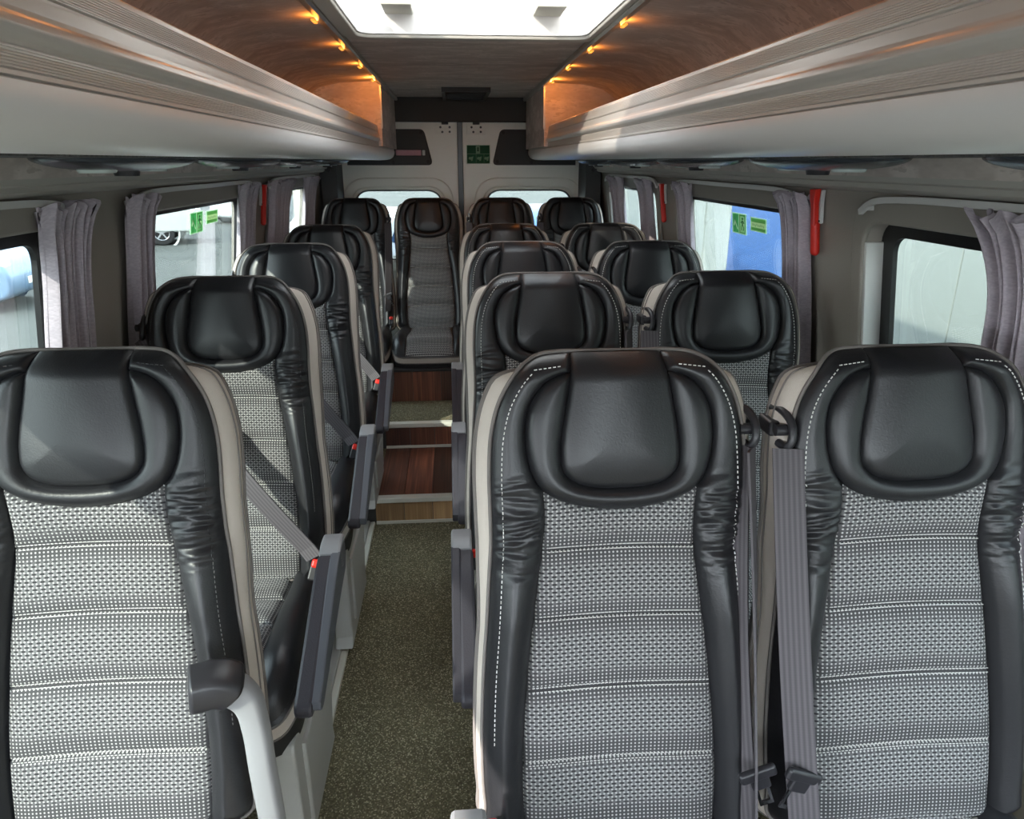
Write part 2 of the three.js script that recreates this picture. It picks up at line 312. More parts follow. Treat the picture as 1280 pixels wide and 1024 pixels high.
function rack(s) {
  const n = s < 0 ? 'by the single seats' : 'by the paired seats';
  const g = thing('luggage_rack', s < 0 ? 'long grey luggage rack above the single seats with ribbed fascia' : 'long grey luggage rack above the paired seats with ribbed fascia', 'rack');
  const mx = (pts) => pts.map(([x, y]) => [x * s, y]);
  const D0 = 1.2, D1 = -4.93;
  // fascia: outer line from the lip down, with ribs and a rounded ridge
  const out = [[0.474, 1.668], [0.466, 1.679], [0.452, 1.681], [0.444, 1.676]];
  for (let i = 0; i < 9; i++) { const y = 1.671 - i * 0.0028, x = 0.4425 - i * 0.0006; out.push([x, y], [x - 0.0009, y - 0.0007], [x - 0.0009, y - 0.0018], [x, y - 0.0024]); }
  out.push([0.4375, 1.645], [0.441, 1.6435], [0.441, 1.6405], [0.4368, 1.639], [0.4355, 1.632], [0.4352, 1.626]);
  for (let i = 0; i <= 8; i++) { const a = i / 8 * Math.PI; out.push([0.4345 - 0.0065 * Math.sin(a), 1.622 - 0.022 * (i / 8)]); }
  out.push([0.4375, 1.598], [0.4395, 1.5955]);
  for (let i = 0; i < 7; i++) { const y = 1.5945 - i * 0.0027; out.push([0.439, y], [0.4378, y - 0.0007], [0.4378, y - 0.0018], [0.439, y - 0.0023]); }
  out.push([0.436, 1.574], [0.4355, 1.570], [0.441, 1.569], [0.441, 1.5665]);
  const inner = [[0.50, 1.5665], [0.482, 1.60]];
  put(g, 'fascia', sweepZ(mx([...out, ...inner]), D1, D0), M.rackFace);
  const low = [[0.441, 1.5665], [0.4345, 1.5665], [0.4335, 1.556], [0.4345, 1.546], [0.438, 1.536], [0.444, 1.527], [0.453, 1.5195], [0.465, 1.514], [0.48, 1.5105], [0.50, 1.509], [0.53, 1.508], [0.53, 1.5125], [0.50, 1.5665]];
  put(g, 'lower_cove', sweepZ(mx(low), D1, D0), M.rackWhite);
  // ribbed comb along the underside and the flat underside panel
  put(g, 'underside', merge([box(s * 0.53, s * 0.578, 1.512, 1.518, D1, D0), box(s * 0.578, s * 0.815, 1.506, 1.518, D1, D0)]), M.mesh);
  const comb = []; for (let z = D1 + 0.02; z < D0; z += 0.014) comb.push(box(s * 0.531, s * 0.575, 1.506, 1.512, z, z + 0.006));
  put(g, 'comb_strip', merge(comb), M.mesh).userData.kind = 'stuff';
  put(g, 'shelf', box(s * 0.485, s * 0.888, 1.562, 1.574, D1, D0), M.mesh);
  // suede lining: back and top of the opening
  const lin = [[0.888, 1.574], [0.888, 1.94], [0.405, 1.94], [0.405, 1.884]];
  const arc = [[0.43, 1.882], [0.62, 1.872], [0.72, 1.850], [0.79, 1.805], [0.835, 1.73], [0.85, 1.64], [0.852, 1.574]];
  {
    const lg = sweepZ(mx([...lin, ...arc]), D1, D0), p = lg.attributes.position, uv = lg.attributes.uv;
    for (let i = 0; i < p.count; i++) uv.setXY(i, Math.abs(p.getX(i)) - p.getY(i), p.getZ(i));
    put(g, 'lining', lg, M.suede);
  }
  // closed box at the rear end of the rack
  put(g, 'end_panel', planarUV(box(s * 0.418, s * 0.86, 1.575, 1.884, -4.925, -3.955)), M.suede);
  put(g, 'end_panel_edge', box(s * 0.412, s * 0.421, 1.66, 1.884, -3.957, -3.949), M.alu);
  const strip = put(g, 'light_strip', sweepZ(mx([[0.400, 1.884], [0.398, 1.868], [0.404, 1.862], [0.424, 1.866], [0.428, 1.884]]), -4.93, D0), M.alu);
  LEDS.forEach((d, i) => {
    put(strip, 'led', new RoundedBoxGeometry(0.012, 0.006, 0.05, 2, 0.0028).translate(s * 0.434, 1.866, -Math.min(d, 3.92)), M.led);
    const l = new THREE.PointLight(new THREE.Color(1, 0.31, 0.045), i === 6 ? 0.02 : 0.006); l.position.set(s * 0.434, 1.866, -Math.min(d, 3.92)); l.castShadow = true; l.shadow.radius = 0.5; scene.add(l);
  });
  return g;
}
rack(-1); rack(1);
// service pods under the racks
for (const s of [-1, 1]) [0.72, 1.5, 2.28, 3.06, 3.84].forEach((d, i) => {
  const names = ['first', 'second', 'third', 'fourth', 'fifth'];
  const g = thing('service_pod', `${names[i]} dark lens shaped reading light pod from the cab, under the ${s < 0 ? 'single seat' : 'paired seat'} rack`, 'reading light', [s * 0.69, 1.5058, -d], 'reading light pods under the racks');
  const b = new THREE.SphereGeometry(1, 32, 12, 0, Math.PI * 2, Math.PI / 2, Math.PI / 2); b.scale(0.105, 0.024, 0.27);
  put(g, 'housing', b, M.pod);
  for (const z of [-0.12, 0.12]) put(g, 'lens', new THREE.CylinderGeometry(0.034, 0.03, 0.008, 20).translate(0, -0.021, z), M.podLens);
  put(g, 'air_nozzle', new THREE.CylinderGeometry(0.026, 0.022, 0.016, 18).translate(0, -0.024, 0), M.plastic);
});

// ---------------------------------------------------------------- rear doors
function rearDoor(s) {
  const x0 = s < 0 ? -0.80 : 0.006, x1 = s < 0 ? -0.026 : 0.80;
  const g = sgroup(s < 0 ? 'door_1' : 'door_2', s < 0 ? 'white rear door with the red bar on its dark upper panel' : 'white rear door with the green exit sticker', 'door');
  const wx0 = s < 0 ? -0.72 : 0.155, wx1 = s < 0 ? -0.135 : 0.745;
  const sh = rectShape(x0, x1, 0.35, 1.752, 0.02); sh.holes.push(rectShape(wx0, wx1, 0.86, 1.322, 0.11, THREE.Path));
  put(g, 'leaf', new THREE.ExtrudeGeometry(sh, { depth: 0.04, bevelEnabled: true, bevelSize: 0.004, bevelThickness: 0.004, bevelOffset: -0.004, bevelSegments: 2, curveSegments: 16 }).translate(0, 0, -REAR - 0.04), M.doorPaint);
  // pressed frame round the window
  const em = rectShape(wx0 - 0.075, wx1 + 0.075, 0.79, 1.40, 0.17); em.holes.push(rectShape(wx0 - 0.015, wx1 + 0.015, 0.845, 1.337, 0.12, THREE.Path));
  put(g, 'window_pressing', new THREE.ExtrudeGeometry(em, { depth: 0.006, bevelEnabled: true, bevelSize: 0.012, bevelThickness: 0.012, bevelOffset: -0.012, bevelSegments: 4, curveSegments: 16 }).translate(0, 0, -REAR - 0.006), M.doorPaint);
  const se = rectShape(wx0 - 0.012, wx1 + 0.012, 0.848, 1.334, 0.115); se.holes.push(rectShape(wx0 + 0.01, wx1 - 0.01, 0.87, 1.312, 0.10, THREE.Path));
  put(g, 'seal', new THREE.ExtrudeGeometry(se, { depth: 0.02, bevelEnabled: false, curveSegments: 16 }).translate(0, 0, -REAR - 0.022), M.seal);
  put(g, 'pane', new THREE.ExtrudeGeometry(rectShape(wx0 - 0.005, wx1 + 0.005, 0.855, 1.327, 0.11), { depth: 0.004, bevelEnabled: false, curveSegments: 16 }).translate(0, 0, -REAR - 0.03), M.glass);
  // dark upper panel
  const k = s < 0 ? -1 : 1, e = s < 0 ? 0 : 0.014;
  const up = new THREE.Shape(); const P = (x, y) => [k * x + (s < 0 ? 0 : 0.012), y];
  up.moveTo(...P(0.70, 1.70)); up.lineTo(...P(0.275, 1.70)); up.quadraticCurveTo(...P(0.245, 1.70), ...P(0.237, 1.67)); up.lineTo(...P(0.198, 1.51)); up.quadraticCurveTo(...P(0.192, 1.477), ...P(0.225, 1.477)); up.lineTo(...P(0.75, 1.477)); up.lineTo(...P(0.75, 1.66)); up.closePath();
  put(g, 'upper_panel', new THREE.ExtrudeGeometry(up, { depth: 0.008, bevelEnabled: true, bevelSize: 0.004, bevelThickness: 0.004, bevelOffset: -0.004, bevelSegments: 2 }).translate(0, 0, -REAR), M.darkTrim);
  for (const [x, y] of [[0.262, 1.68], [0.222, 1.50], [0.45, 1.495]]) put(g, 'stud', new THREE.CylinderGeometry(0.011, 0.011, 0.006, 14).rotateX(Math.PI / 2).translate(k * x + (s < 0 ? 0 : 0.012), y, -REAR + 0.014), M.shell);
  // latch plate with holes at the top next to the centre gap
  const cx = s < 0 ? -0.105 : 0.098;
  put(g, 'latch_plate', box(cx - 0.062, cx + 0.062, 1.668, 1.750, -REAR, -REAR + 0.006, 0.002), M.doorPaint);
  put(g, 'latch', box(cx - 0.022, cx + 0.022, 1.728, 1.748, -REAR + 0.006, -REAR + 0.02, 0.003), M.shell);
  for (const [dx, dy] of [[-0.03, 1.712], [0.03, 1.712], [0.03, 1.684], [-0.018, 1.683]]) put(g, 'hole', new THREE.CylinderGeometry(0.0075, 0.0075, 0.004, 12).rotateX(Math.PI / 2).translate(cx + dx, dy, -REAR + 0.0065), M.seal);
  if (s < 0) {
    put(g, 'red_bar', box(-0.43, -0.265, 1.537, 1.572, -REAR + 0.012, -REAR + 0.022, 0.003), std({ color: 0xb0707a, roughness: 0.4 }));
    put(g, 'red_bar_tip', box(-0.258, -0.240, 1.538, 1.571, -REAR + 0.012, -REAR + 0.024, 0.003), M.legPaint);
  }
}
rearDoor(-1); rearDoor(1);
struct(put(scene, 'trim_6', box(-0.027, 0.008, 0.4, 1.75, -REAR - 0.03, -REAR + 0.012, 0.004), M.seal), 'black rubber seal between the two rear doors', 'trim');
struct(put(scene, 'wall_rear', merge([box(-1.12, -0.79, -0.1, 1.95, -REAR - 0.06, -REAR), box(0.79, 1.12, -0.1, 1.95, -REAR - 0.06, -REAR), box(-0.79, 0.79, 1.745, 1.95, -REAR - 0.06, -REAR - 0.002), box(-0.79, 0.79, -0.1, 0.36, -REAR - 0.06, -REAR)]), M.doorPaint), 'white rear frame round the doors', 'wall');

// ---------------------------------------------------------------- stickers
function canvasTex(w, h, draw) { const c = document.createElement('canvas'); c.width = w; c.height = h; draw(c.getContext('2d'), w, h); const t = new THREE.CanvasTexture(c); t.colorSpace = THREE.SRGBColorSpace; return t; }
const manSign = canvasTex(256, 256, (x, w, h) => {
  x.fillStyle = '#dff3df'; x.fillRect(0, 0, w, h); x.fillStyle = '#3faa68'; x.fillRect(12, 12, 108, 232); x.fillStyle = '#dff3df';
  x.beginPath(); x.moveTo(26, 150); x.lineTo(50, 80); x.lineTo(110, 200); x.lineTo(96, 206); x.lineTo(54, 130); x.lineTo(40, 170); x.fill();
  x.fillStyle = '#6fa055'; x.fillRect(132, 12, 112, 232); x.fillStyle = '#e6efcd'; x.fillRect(150, 30, 78, 200); x.fillStyle = '#3c6a34';
  x.beginPath(); x.arc(190, 62, 15, 0, 7); x.fill(); x.fillRect(178, 82, 24, 66);
  x.lineWidth = 14; x.strokeStyle = '#3c6a34'; x.beginPath(); x.moveTo(182, 140); x.lineTo(168, 206); x.moveTo(198, 140); x.lineTo(212, 172); x.lineTo(204, 208); x.moveTo(180, 90); x.lineTo(162, 118); x.moveTo(200, 90); x.lineTo(218, 120); x.stroke();
});
const textSign = canvasTex(256, 160, (x, w, h) => {
  x.fillStyle = '#dff3df'; x.fillRect(0, 0, w, h); x.fillStyle = '#79b56a'; x.fillRect(10, 10, w - 20, h - 20); x.fillStyle = '#cfe0b8'; x.fillRect(14, 52, w - 28, 62);
  x.fillStyle = '#9fb98c'; for (let k = 0; k < 9; k++) x.fillRect(30 + k * 22, 70 + (k % 3) * 4, 15, 26 - (k % 2) * 6);
});
const doorSign = canvasTex(256, 200, (x, w, h) => {
  x.fillStyle = '#b9d2bd'; x.fillRect(0, 0, w, h); x.fillStyle = '#2f7a57'; x.fillRect(6, 6, w - 12, h - 12); x.fillStyle = '#a9d6b4'; x.fillRect(6, 92, w - 12, 5); x.fillRect(102, 10, 46, 80);
  x.fillStyle = '#2f6a47'; x.beginPath(); x.arc(125, 34, 9, 0, 7); x.fill(); x.fillRect(117, 44, 16, 24);
  x.fillStyle = '#a9d6b4'; x.fillRect(102, 97, 3, 90); x.fillRect(188, 97, 3, 90);
  for (const cx of [48, 140, 220]) { x.beginPath(); x.arc(cx - 12, 142, 15, 0, 7); x.fill(); x.beginPath(); x.moveTo(cx - 4, 130); x.lineTo(cx + 26, 120); x.lineTo(cx + 16, 166); x.lineTo(cx, 172); x.fill(); }
});
function sticker(map, name, label, w, h, pos, ry) {
  const g = new THREE.BoxGeometry(w, h, 0.0016), m = new THREE.MeshPhysicalMaterial({ map, roughness: 1, transmission: 0.6, thickness: 0 });
  const o = put(scene, name, g, m); o.position.set(...pos); o.rotation.y = ry; return tag(o, label, 'sticker');
}
sticker(doorSign, 'exit_sticker', 'green rectangular exit pictogram sticker on the white rear door', 0.155, 0.118, [0.110, 1.545, -REAR + 0.0051], 0);

// ---------------------------------------------------------------- the seat: one padded back and cushion, shared by all seats
const TH = 15 * Math.PI / 180, CT = Math.cos(TH), ST = Math.sin(TH), TOP = 1.229;
const mirror = (half) => [...half, ...half.slice().reverse().map(([u, v]) => [-u, v])];
function smooth(pts, n = 6, closed = true) { const c = new THREE.CatmullRomCurve3(pts.map(([u, v]) => V3(u, v, 0)), closed, 'catmullrom', 0.5); return c.getPoints(pts.length * n).slice(0, closed ? -1 : undefined).map((p) => [p.x, p.y]); }
const OUT = smooth(mirror([[0.04, 0.0], [0.085, 0.0], [0.122, -0.006], [0.152, -0.029], [0.178, -0.072], [0.191, -0.122], [0.195, -0.18], [0.1945, -0.235], [0.194, -0.29], [0.198, -0.35], [0.203, -0.42], [0.209, -0.49], [0.213, -0.56], [0.215, -0.64], [0.212, -0.71], [0.2, -0.765], [0.08, -0.775]]));
const PAD = smooth(mirror([[0.02, 0.03], [0.068, 0.03], [0.070, -0.005], [0.078, -0.06], [0.088, -0.12], [0.0905, -0.15], [0.087, -0.176], [0.068, -0.195], [0.03, -0.204]]));
const RING = smooth(mirror([[0.06, -0.031], [0.086, -0.033], [0.115, -0.048], [0.137, -0.082], [0.143, -0.12], [0.140, -0.155], [0.131, -0.186], [0.113, -0.209], [0.08, -0.226], [0.03, -0.236]]));
const FAB = mirror([[0.10, -0.15], ...smooth([[0.119, -0.19], [0.115, -0.24], [0.117, -0.29], [0.126, -0.36], [0.138, -0.45], [0.147, -0.54], [0.153, -0.62], [0.154, -0.70], [0.15, -0.785]], 4, false)]);
function sdf(P, u, v) { // negative inside
  let d = 1e9, inside = false;
  for (let i = 0, j = P.length - 1; i < P.length; j = i++) {
    const [ax, ay] = P[j], [bx, by] = P[i], ex = bx - ax, ey = by - ay, t = clamp(((u - ax) * ex + (v - ay) * ey) / (ex * ex + ey * ey + 1e-12), 0, 1);
    const dx = u - ax - ex * t, dy = v - ay - ey * t; d = Math.min(d, dx * dx + dy * dy);
    if ((ay > v) !== (by > v) && u < (bx - ax) * (v - ay) / (by - ay) + ax) inside = !inside;
  }
  return (inside ? -1 : 1) * Math.sqrt(d);
}
const puff = (d, w) => { const t = clamp(d / w, 0, 1); return 1 - Math.pow(1 - t, 2.2); };
// grid + clip: turns a region (field < 0) of a height field into a mesh with clean borders
function regionMesh(nu, nv, at, field, height, place) {
  const f = new Float64Array((nu + 1) * (nv + 1)), map = new Map(), pos = [], uv = [], idx = [];
  for (let j = 0; j <= nv; j++) for (let i = 0; i <= nu; i++) { const [u, v] = at(i, j); f[j * (nu + 1) + i] = field(u, v); }
  const vert = (u, v, d, key) => { if (map.has(key)) return map.get(key); const p = place(u, v, height(u, v, d)); pos.push(p.x, p.y, p.z); uv.push(u, v); map.set(key, pos.length / 3 - 1); return pos.length / 3 - 1; };
  const gv = (k) => { const i = k % (nu + 1), j = (k / (nu + 1)) | 0, [u, v] = at(i, j); return vert(u, v, -f[k], k); };
  const cut = (a, b) => { if (a > b) [a, b] = [b, a]; const t = f[a] / (f[a] - f[b]), [ua, va] = at(a % (nu + 1), (a / (nu + 1)) | 0), [ub, vb] = at(b % (nu + 1), (b / (nu + 1)) | 0); return vert(ua + (ub - ua) * t, va + (vb - va) * t, 0, a * 1e6 + b + 0.5); };
  for (let j = 0; j < nv; j++) for (let i = 0; i < nu; i++) {
    const k = j * (nu + 1) + i;
    for (const tri of [[k, k + 1, k + nu + 2], [k, k + nu + 2, k + nu + 1]]) {
      const out = [];
      for (let e = 0; e < 3; e++) { const a = tri[e], b = tri[(e + 1) % 3]; if (f[a] < 0) out.push(gv(a)); if ((f[a] < 0) !== (f[b] < 0)) out.push(cut(a, b)); }
      for (let e = 2; e < out.length; e++) idx.push(out[0], out[e - 1], out[e]);
    }
  }
  const g = new THREE.BufferGeometry(); g.setAttribute('position', new THREE.Float32BufferAttribute(pos, 3)); g.setAttribute('uv', new THREE.Float32BufferAttribute(uv, 2)); g.setIndex(idx); g.computeVertexNormals();
  return g;
}
function baseG(u, v) { // common surface the seams lie on
  const top = Math.max(0, (v + 0.045) / 0.045), a = Math.abs(u);
  return 0.022 * sstep(-0.33, -0.20, v) - 0.036 * top * top - 0.018 * Math.pow(a / 0.2, 4) - 0.02 * sstep(-0.5, -0.75, v) * 0;
}
const bp = (u, v, h) => V3(u, TOP + v * CT + h * ST, -v * ST + h * CT);   // back plane -> seat space (front is +z)
const GN = 112, GM = 200, gAt = (i, j) => [-0.224 + 0.448 * i / GN, -0.79 + 0.80 * j / GM];
const fo = (u, v) => sdf(OUT, u, v), fp = (u, v) => sdf(PAD, u, v), fr = (u, v) => sdf(RING, u, v), ff = (u, v) => sdf(FAB, u, v);
const wr = (u, v) => { // gathers in the leather where the side bolsters are pulled in
  const k = sstep(-0.17, -0.22, v) * sstep(-0.36, -0.30, v), s = u < 0 ? 1.7 : 0;
  const a = Math.abs(u), w = 0.6 * Math.sin(v * 300 + 40 * (a - 0.155) + 3 * Math.sin(v * 70 + 30 * a + s) + s) + 0.5 * Math.sin(v * 470 - 55 * (a - 0.155) + 2.5 * Math.sin(v * 110 + s * 2));
  const e = sstep(-0.045, -0.03, v) * sstep(0.0, -0.03, v + 0.02) * 0;
  return 0.0048 * k * w + e;
};
const GEO = {};
GEO.pad = regionMesh(GN, GM, gAt, (u, v) => Math.max(fp(u, v), fo(u, v) + 0.0005), (u, v, d) => baseG(u, v) + 0.007 * puff(-fp(u, v), 0.009) + 0.014 * puff(-fp(u, v), 0.08), bp);
GEO.ring = regionMesh(GN, GM, gAt, (u, v) => Math.max(fr(u, v), -fp(u, v)), (u, v, d) => baseG(u, v) + 0.009 * puff(d, 0.011) + 0.008 * puff(d, 0.034), bp);
GEO.bolster = regionMesh(GN, GM, gAt, (u, v) => Math.max(fo(u, v), -fr(u, v), -fp(u, v), -ff(u, v)), (u, v, d) => baseG(u, v) + 0.009 * puff(d, 0.009) + (0.009 + 0.026 * sstep(-0.2, -0.42, v)) * puff(d, 0.045) + wr(u, v) * puff(d, 0.015), bp);
const SEAMS = [-0.05, -0.302, -0.410, -0.522, -0.640, -0.80], bow = (u) => 0.005 * (1 - (u / 0.13) ** 2);
GEO.fabric = []; GEO.seamStitch = [];
for (let k = 0; k < 5; k++) GEO.fabric.push(regionMesh(GN, GM, gAt, (u, v) => Math.max(ff(u, v), -fr(u, v), fo(u, v) + 0.002, v - SEAMS[k] - bow(u), SEAMS[k + 1] + bow(u) - v), (u, v, d) => baseG(u, v) + 0.0045 * puff(d, 0.008) + 0.007 * puff(d, 0.06), bp));
for (const g of GEO.fabric) { const p = g.attributes.uv; for (let i = 0; i < p.count; i++) p.setY(i, p.getY(i) + 0.302 - bow(p.getX(i))); }
function stitchLine(path, len, gap, w, th) { // small raised thread dashes along a polyline of [point, normal]
  const list = []; let acc = 0;
  for (let i = 1; i < path.length; i++) {
    const a = path[i - 1], b = path[i], L = a[0].distanceTo(b[0]); acc += L;
    if (acc >= len + gap) {
      acc = 0; const t = b[0].clone().sub(a[0]).normalize(), n = a[1].clone().normalize(), s = new THREE.Vector3().crossVectors(n, t).normalize();
      const m = new THREE.Matrix4().makeBasis(s, n, t).setPosition(b[0].clone().addScaledVector(n, th * 0.3));
      list.push(new THREE.BoxGeometry(w, th, len).applyMatrix4(m));
    }
  }
  return merge(list);
}
const NB = V3(0, ST, CT);
{
  const hB = (u, v) => { const d = -Math.max(fo(u, v), -fr(u, v), -fp(u, v), -ff(u, v)); return baseG(u, v) + 0.009 * puff(d, 0.009) + (0.009 + 0.026 * sstep(-0.2, -0.42, v)) * puff(d, 0.045) + wr(u, v) * puff(d, 0.015); };
  const parts = [];
  for (const s of [-1, 1]) {
    const path = [];
    for (let v = -0.028; v > -0.60; v -= 0.0011) { // 16 mm inside the outline
      let lo = 0.07, hi = 0.22; for (let k = 0; k < 18; k++) { const m = (lo + hi) / 2; if (fo(s * m, v) < -0.016) lo = m; else hi = m; }
      path.push([bp(s * lo, v, hB(s * lo, v) + 0.0004), NB]);
    }
    parts.push(stitchLine(path, 0.0042, 0.0026, 0.0013, 0.0012));
    const p2 = []; for (let u = 0.084; u < 0.13; u += 0.001) p2.push([bp(s * u, -0.020 - (u - 0.084) * 0.12, hB(s * u, -0.020 - (u - 0.084) * 0.12) + 0.0004), NB]);
    parts.push(stitchLine(p2, 0.0042, 0.0026, 0.0013, 0.0012));
  }
  GEO.stitch = merge(parts);
  const q = [];
  for (let k = 1; k < 5; k++) for (const off of [0.0035, -0.0035]) {
    const path = []; for (let u = -0.16; u < 0.16; u += 0.001) { const v = SEAMS[k] + bow(u) + off; if (ff(u, v) < -0.004) path.push([bp(u, v, baseG(u, v) + 0.0045 * puff(0.0035, 0.008) + 0.007 * puff(0.0035, 0.06) + 0.0006), NB]); }
    q.push(stitchLine(path, 0.004, 0.0012, 0.0012, 0.001));
  }
  GEO.fabStitch = merge(q);
}
{ // gusset, piping and rear shell follow the outline
  const n = OUT.length, area = OUT.reduce((s, p, i) => { const q = OUT[(i + 1) % n]; return s + p[0] * q[1] - q[0] * p[1]; }, 0), sg = area > 0 ? 1 : -1;
  const nor = OUT.map((p, i) => { const a = OUT[(i + n - 1) % n], b = OUT[(i + 1) % n], tx = b[0] - a[0], ty = b[1] - a[1], l = Math.hypot(tx, ty); return [sg * ty / l, -sg * tx / l]; });
  const loop = (off, h) => OUT.map(([u, v], i) => { const f = typeof off === 'function' ? off(u, v) : off; return bp(u + nor[i][0] * f, v + nor[i][1] * f, h(u, v)); });
  const band = (loops) => {
    const pos = [], uv = [], idx = [];
    loops.forEach((L, r) => { let run = 0; L.forEach((p, i) => { if (i) run += p.distanceTo(L[i - 1]); pos.push(p.x, p.y, p.z); uv.push(run, r * 0.02); }); });
    for (let r = 0; r + 1 < loops.length; r++) for (let i = 0; i < n; i++) { const a = r * n + i, b = r * n + (i + 1) % n, c = a + n, d = b + n; sg > 0 ? idx.push(a, c, b, b, c, d) : idx.push(a, b, c, b, d, c); }
    const g = new THREE.BufferGeometry(); g.setAttribute('position', new THREE.Float32BufferAttribute(pos, 3)); g.setAttribute('uv', new THREE.Float32BufferAttribute(uv, 2)); g.setIndex(idx); g.computeVertexNormals(); return g;
  };
  const bu = (k) => (u, v) => k * (0.011 + 0.011 * sstep(-0.45, -0.25, v) - 0.042 * sstep(-0.055, 0.0, v));
  const e = (u, v) => baseG(u, v), low = (v) => 1 + 0.35 * sstep(-0.2, -0.6, v);
  GEO.gusset = band([loop(0, e), (loop(bu(0.45), (u, v) => e(u, v) - 0.006)), loop(bu(0.85), (u, v) => e(u, v) - 0.02), loop(bu(1), (u, v) => e(u, v) - 0.030), loop(bu(1), (u, v) => -0.038 * low(v) + Math.min(0, e(u, v)))]);
  GEO.piping = merge([tube(loop(0.002, (u, v) => e(u, v) + 0.001), 0.0032, n * 2, 6, true), tube(loop((u, v) => bu(1)(u, v) + 0.001, (u, v) => -0.038 * low(v) + Math.min(0, e(u, v))), 0.0034, n * 2, 6, true), tube(loop((u, v) => bu(0.95)(u, v) + 0.0008, (u, v) => e(u, v) - 0.028), 0.0018, n * 2, 5, true)]);
  const L2 = loop(bu(0.98), (u, v) => -0.037 * low(v) + Math.min(0, e(u, v))), L3 = loop((u, v) => 0.002 - 0.03 * sstep(-0.055, 0, v), (u, v) => -0.085 * low(v)), L4 = loop((u, v) => -0.02 - 0.03 * sstep(-0.055, 0, v), (u, v) => -0.098 * low(v));
  const side = band([L2, L3, L4]);
  const tri = THREE.ShapeUtils.triangulateShape(OUT.map(([u, v]) => new THREE.Vector2(u, v)), []), cap = new THREE.BufferGeometry(), cp = [];
  for (const t of tri) for (const k of sg > 0 ? [t[0], t[2], t[1]] : t) cp.push(L4[k].x, L4[k].y, L4[k].z);
  cap.setAttribute('position', new THREE.Float32BufferAttribute(cp, 3)); cap.setAttribute('uv', new THREE.Float32BufferAttribute(new Array(cp.length / 3 * 2).fill(0), 2)); cap.computeVertexNormals();
  GEO.shell = merge([side, cap]);
}
{ // cushion: u across, w from the back (0) to the front (0.5)
  const CO = smooth(mirror([[0.06, 0], [0.17, 0.002], [0.198, 0.02], [0.206, 0.12], [0.214, 0.25], [0.22, 0.36], [0.214, 0.44], [0.18, 0.485], [0.08, 0.495]].map(([a, b]) => [a, b]))), CF = mirror([[0.13, -0.02], [0.132, 0.2], [0.138, 0.33], [0.142, 0.52]]);
  const fc = (u, w) => sdf(CO, u, w), fb = (u, w) => sdf(CF, u, w);
  const cb = (u, w) => 0.03 * sstep(0.05, 0.35, w) - 0.075 * Math.pow(clamp((w - 0.36) / 0.135, 0, 1), 2.2) - 0.012 * Math.pow(Math.abs(u) / 0.21, 4);
  const cpz = (u, w, h) => V3(u, 0.475 + h, 0.165 + w);
  const cAt = (i, j) => [-0.226 + 0.452 * i / 76, -0.002 + 0.5 * j / 84];
  GEO.cushFab = []; const cs = [-0.05, 0.125, 0.25, 0.375, 0.6];
  for (let k = 0; k < 4; k++) GEO.cushFab.push(regionMesh(76, 84, cAt, (u, w) => Math.max(fb(u, w), fc(u, w), cs[k] - w, w - cs[k + 1]), (u, w, d) => cb(u, w) + 0.006 * puff(d, 0.01) + 0.012 * puff(d, 0.06), cpz));
  GEO.cushBol = [-1, 1].map((sd) => regionMesh(76, 84, cAt, (u, w) => Math.max(fc(u, w), -fb(u, w), -sd * u), (u, w, d) => cb(u, w) + 0.014 * puff(d, 0.016) + 0.022 * puff(d, 0.05), cpz));
  for (const g of [...GEO.cushFab, ...GEO.cushBol]) { const ix = g.index.array; for (let i = 0; i < ix.length; i += 3) { const t = ix[i]; ix[i] = ix[i + 1]; ix[i + 1] = t; } g.computeVertexNormals(); }
  const n = CO.length; const ring = (off, h) => CO.map(([u, w]) => { const l = Math.hypot(u, w - 0.25); return cpz(u + u / l * off, w + (w - 0.25) / l * off, h(u, w)); });
  const strip = (A, B) => { const pos = [], uv = [], idx = []; [A, B].forEach((L, r) => L.forEach((p, i) => { pos.push(p.x, p.y, p.z); uv.push(i * 0.01, r * 0.05); })); for (let i = 0; i < n; i++) { const a = i, b = (i + 1) % n; idx.push(a, b, a + n, b, b + n, a + n); } const g = new THREE.BufferGeometry(); g.setAttribute('position', new THREE.Float32BufferAttribute(pos, 3)); g.setAttribute('uv', new THREE.Float32BufferAttribute(uv, 2)); g.setIndex(idx); g.computeVertexNormals(); return g; };
  const r0 = ring(0, (u, w) => cb(u, w)), r1 = ring(0.006, (u, w) => cb(u, w) - 0.03 + 0.02 * sstep(0.3, 0.5, w)), r2 = ring(0.004, (u, w) => cb(u, w) * 0.6 - 0.06), r3 = ring(-0.006, () => -0.135);
  GEO.cushSide = strip(r0, r1); GEO.cushGus = strip(r1, r2);
  const pan = strip(r2, r3), tri = THREE.ShapeUtils.triangulateShape(CO.map(([u, w]) => new THREE.Vector2(u, w)), []), cp = []; for (const t of tri) for (const k of t) cp.push(r3[k].x, r3[k].y, r3[k].z);
  const cap = new THREE.BufferGeometry(); cap.setAttribute('position', new THREE.Float32BufferAttribute(cp, 3)); cap.setAttribute('uv', new THREE.Float32BufferAttribute(new Array(cp.length / 3 * 2).fill(0), 2)); cap.computeVertexNormals();
  GEO.cushPan = merge([pan, cap]);
  GEO.cushPipe = merge([tube(r1, 0.0028, n * 2, 6, true), tube(r2, 0.0028, n * 2, 6, true)]);
}
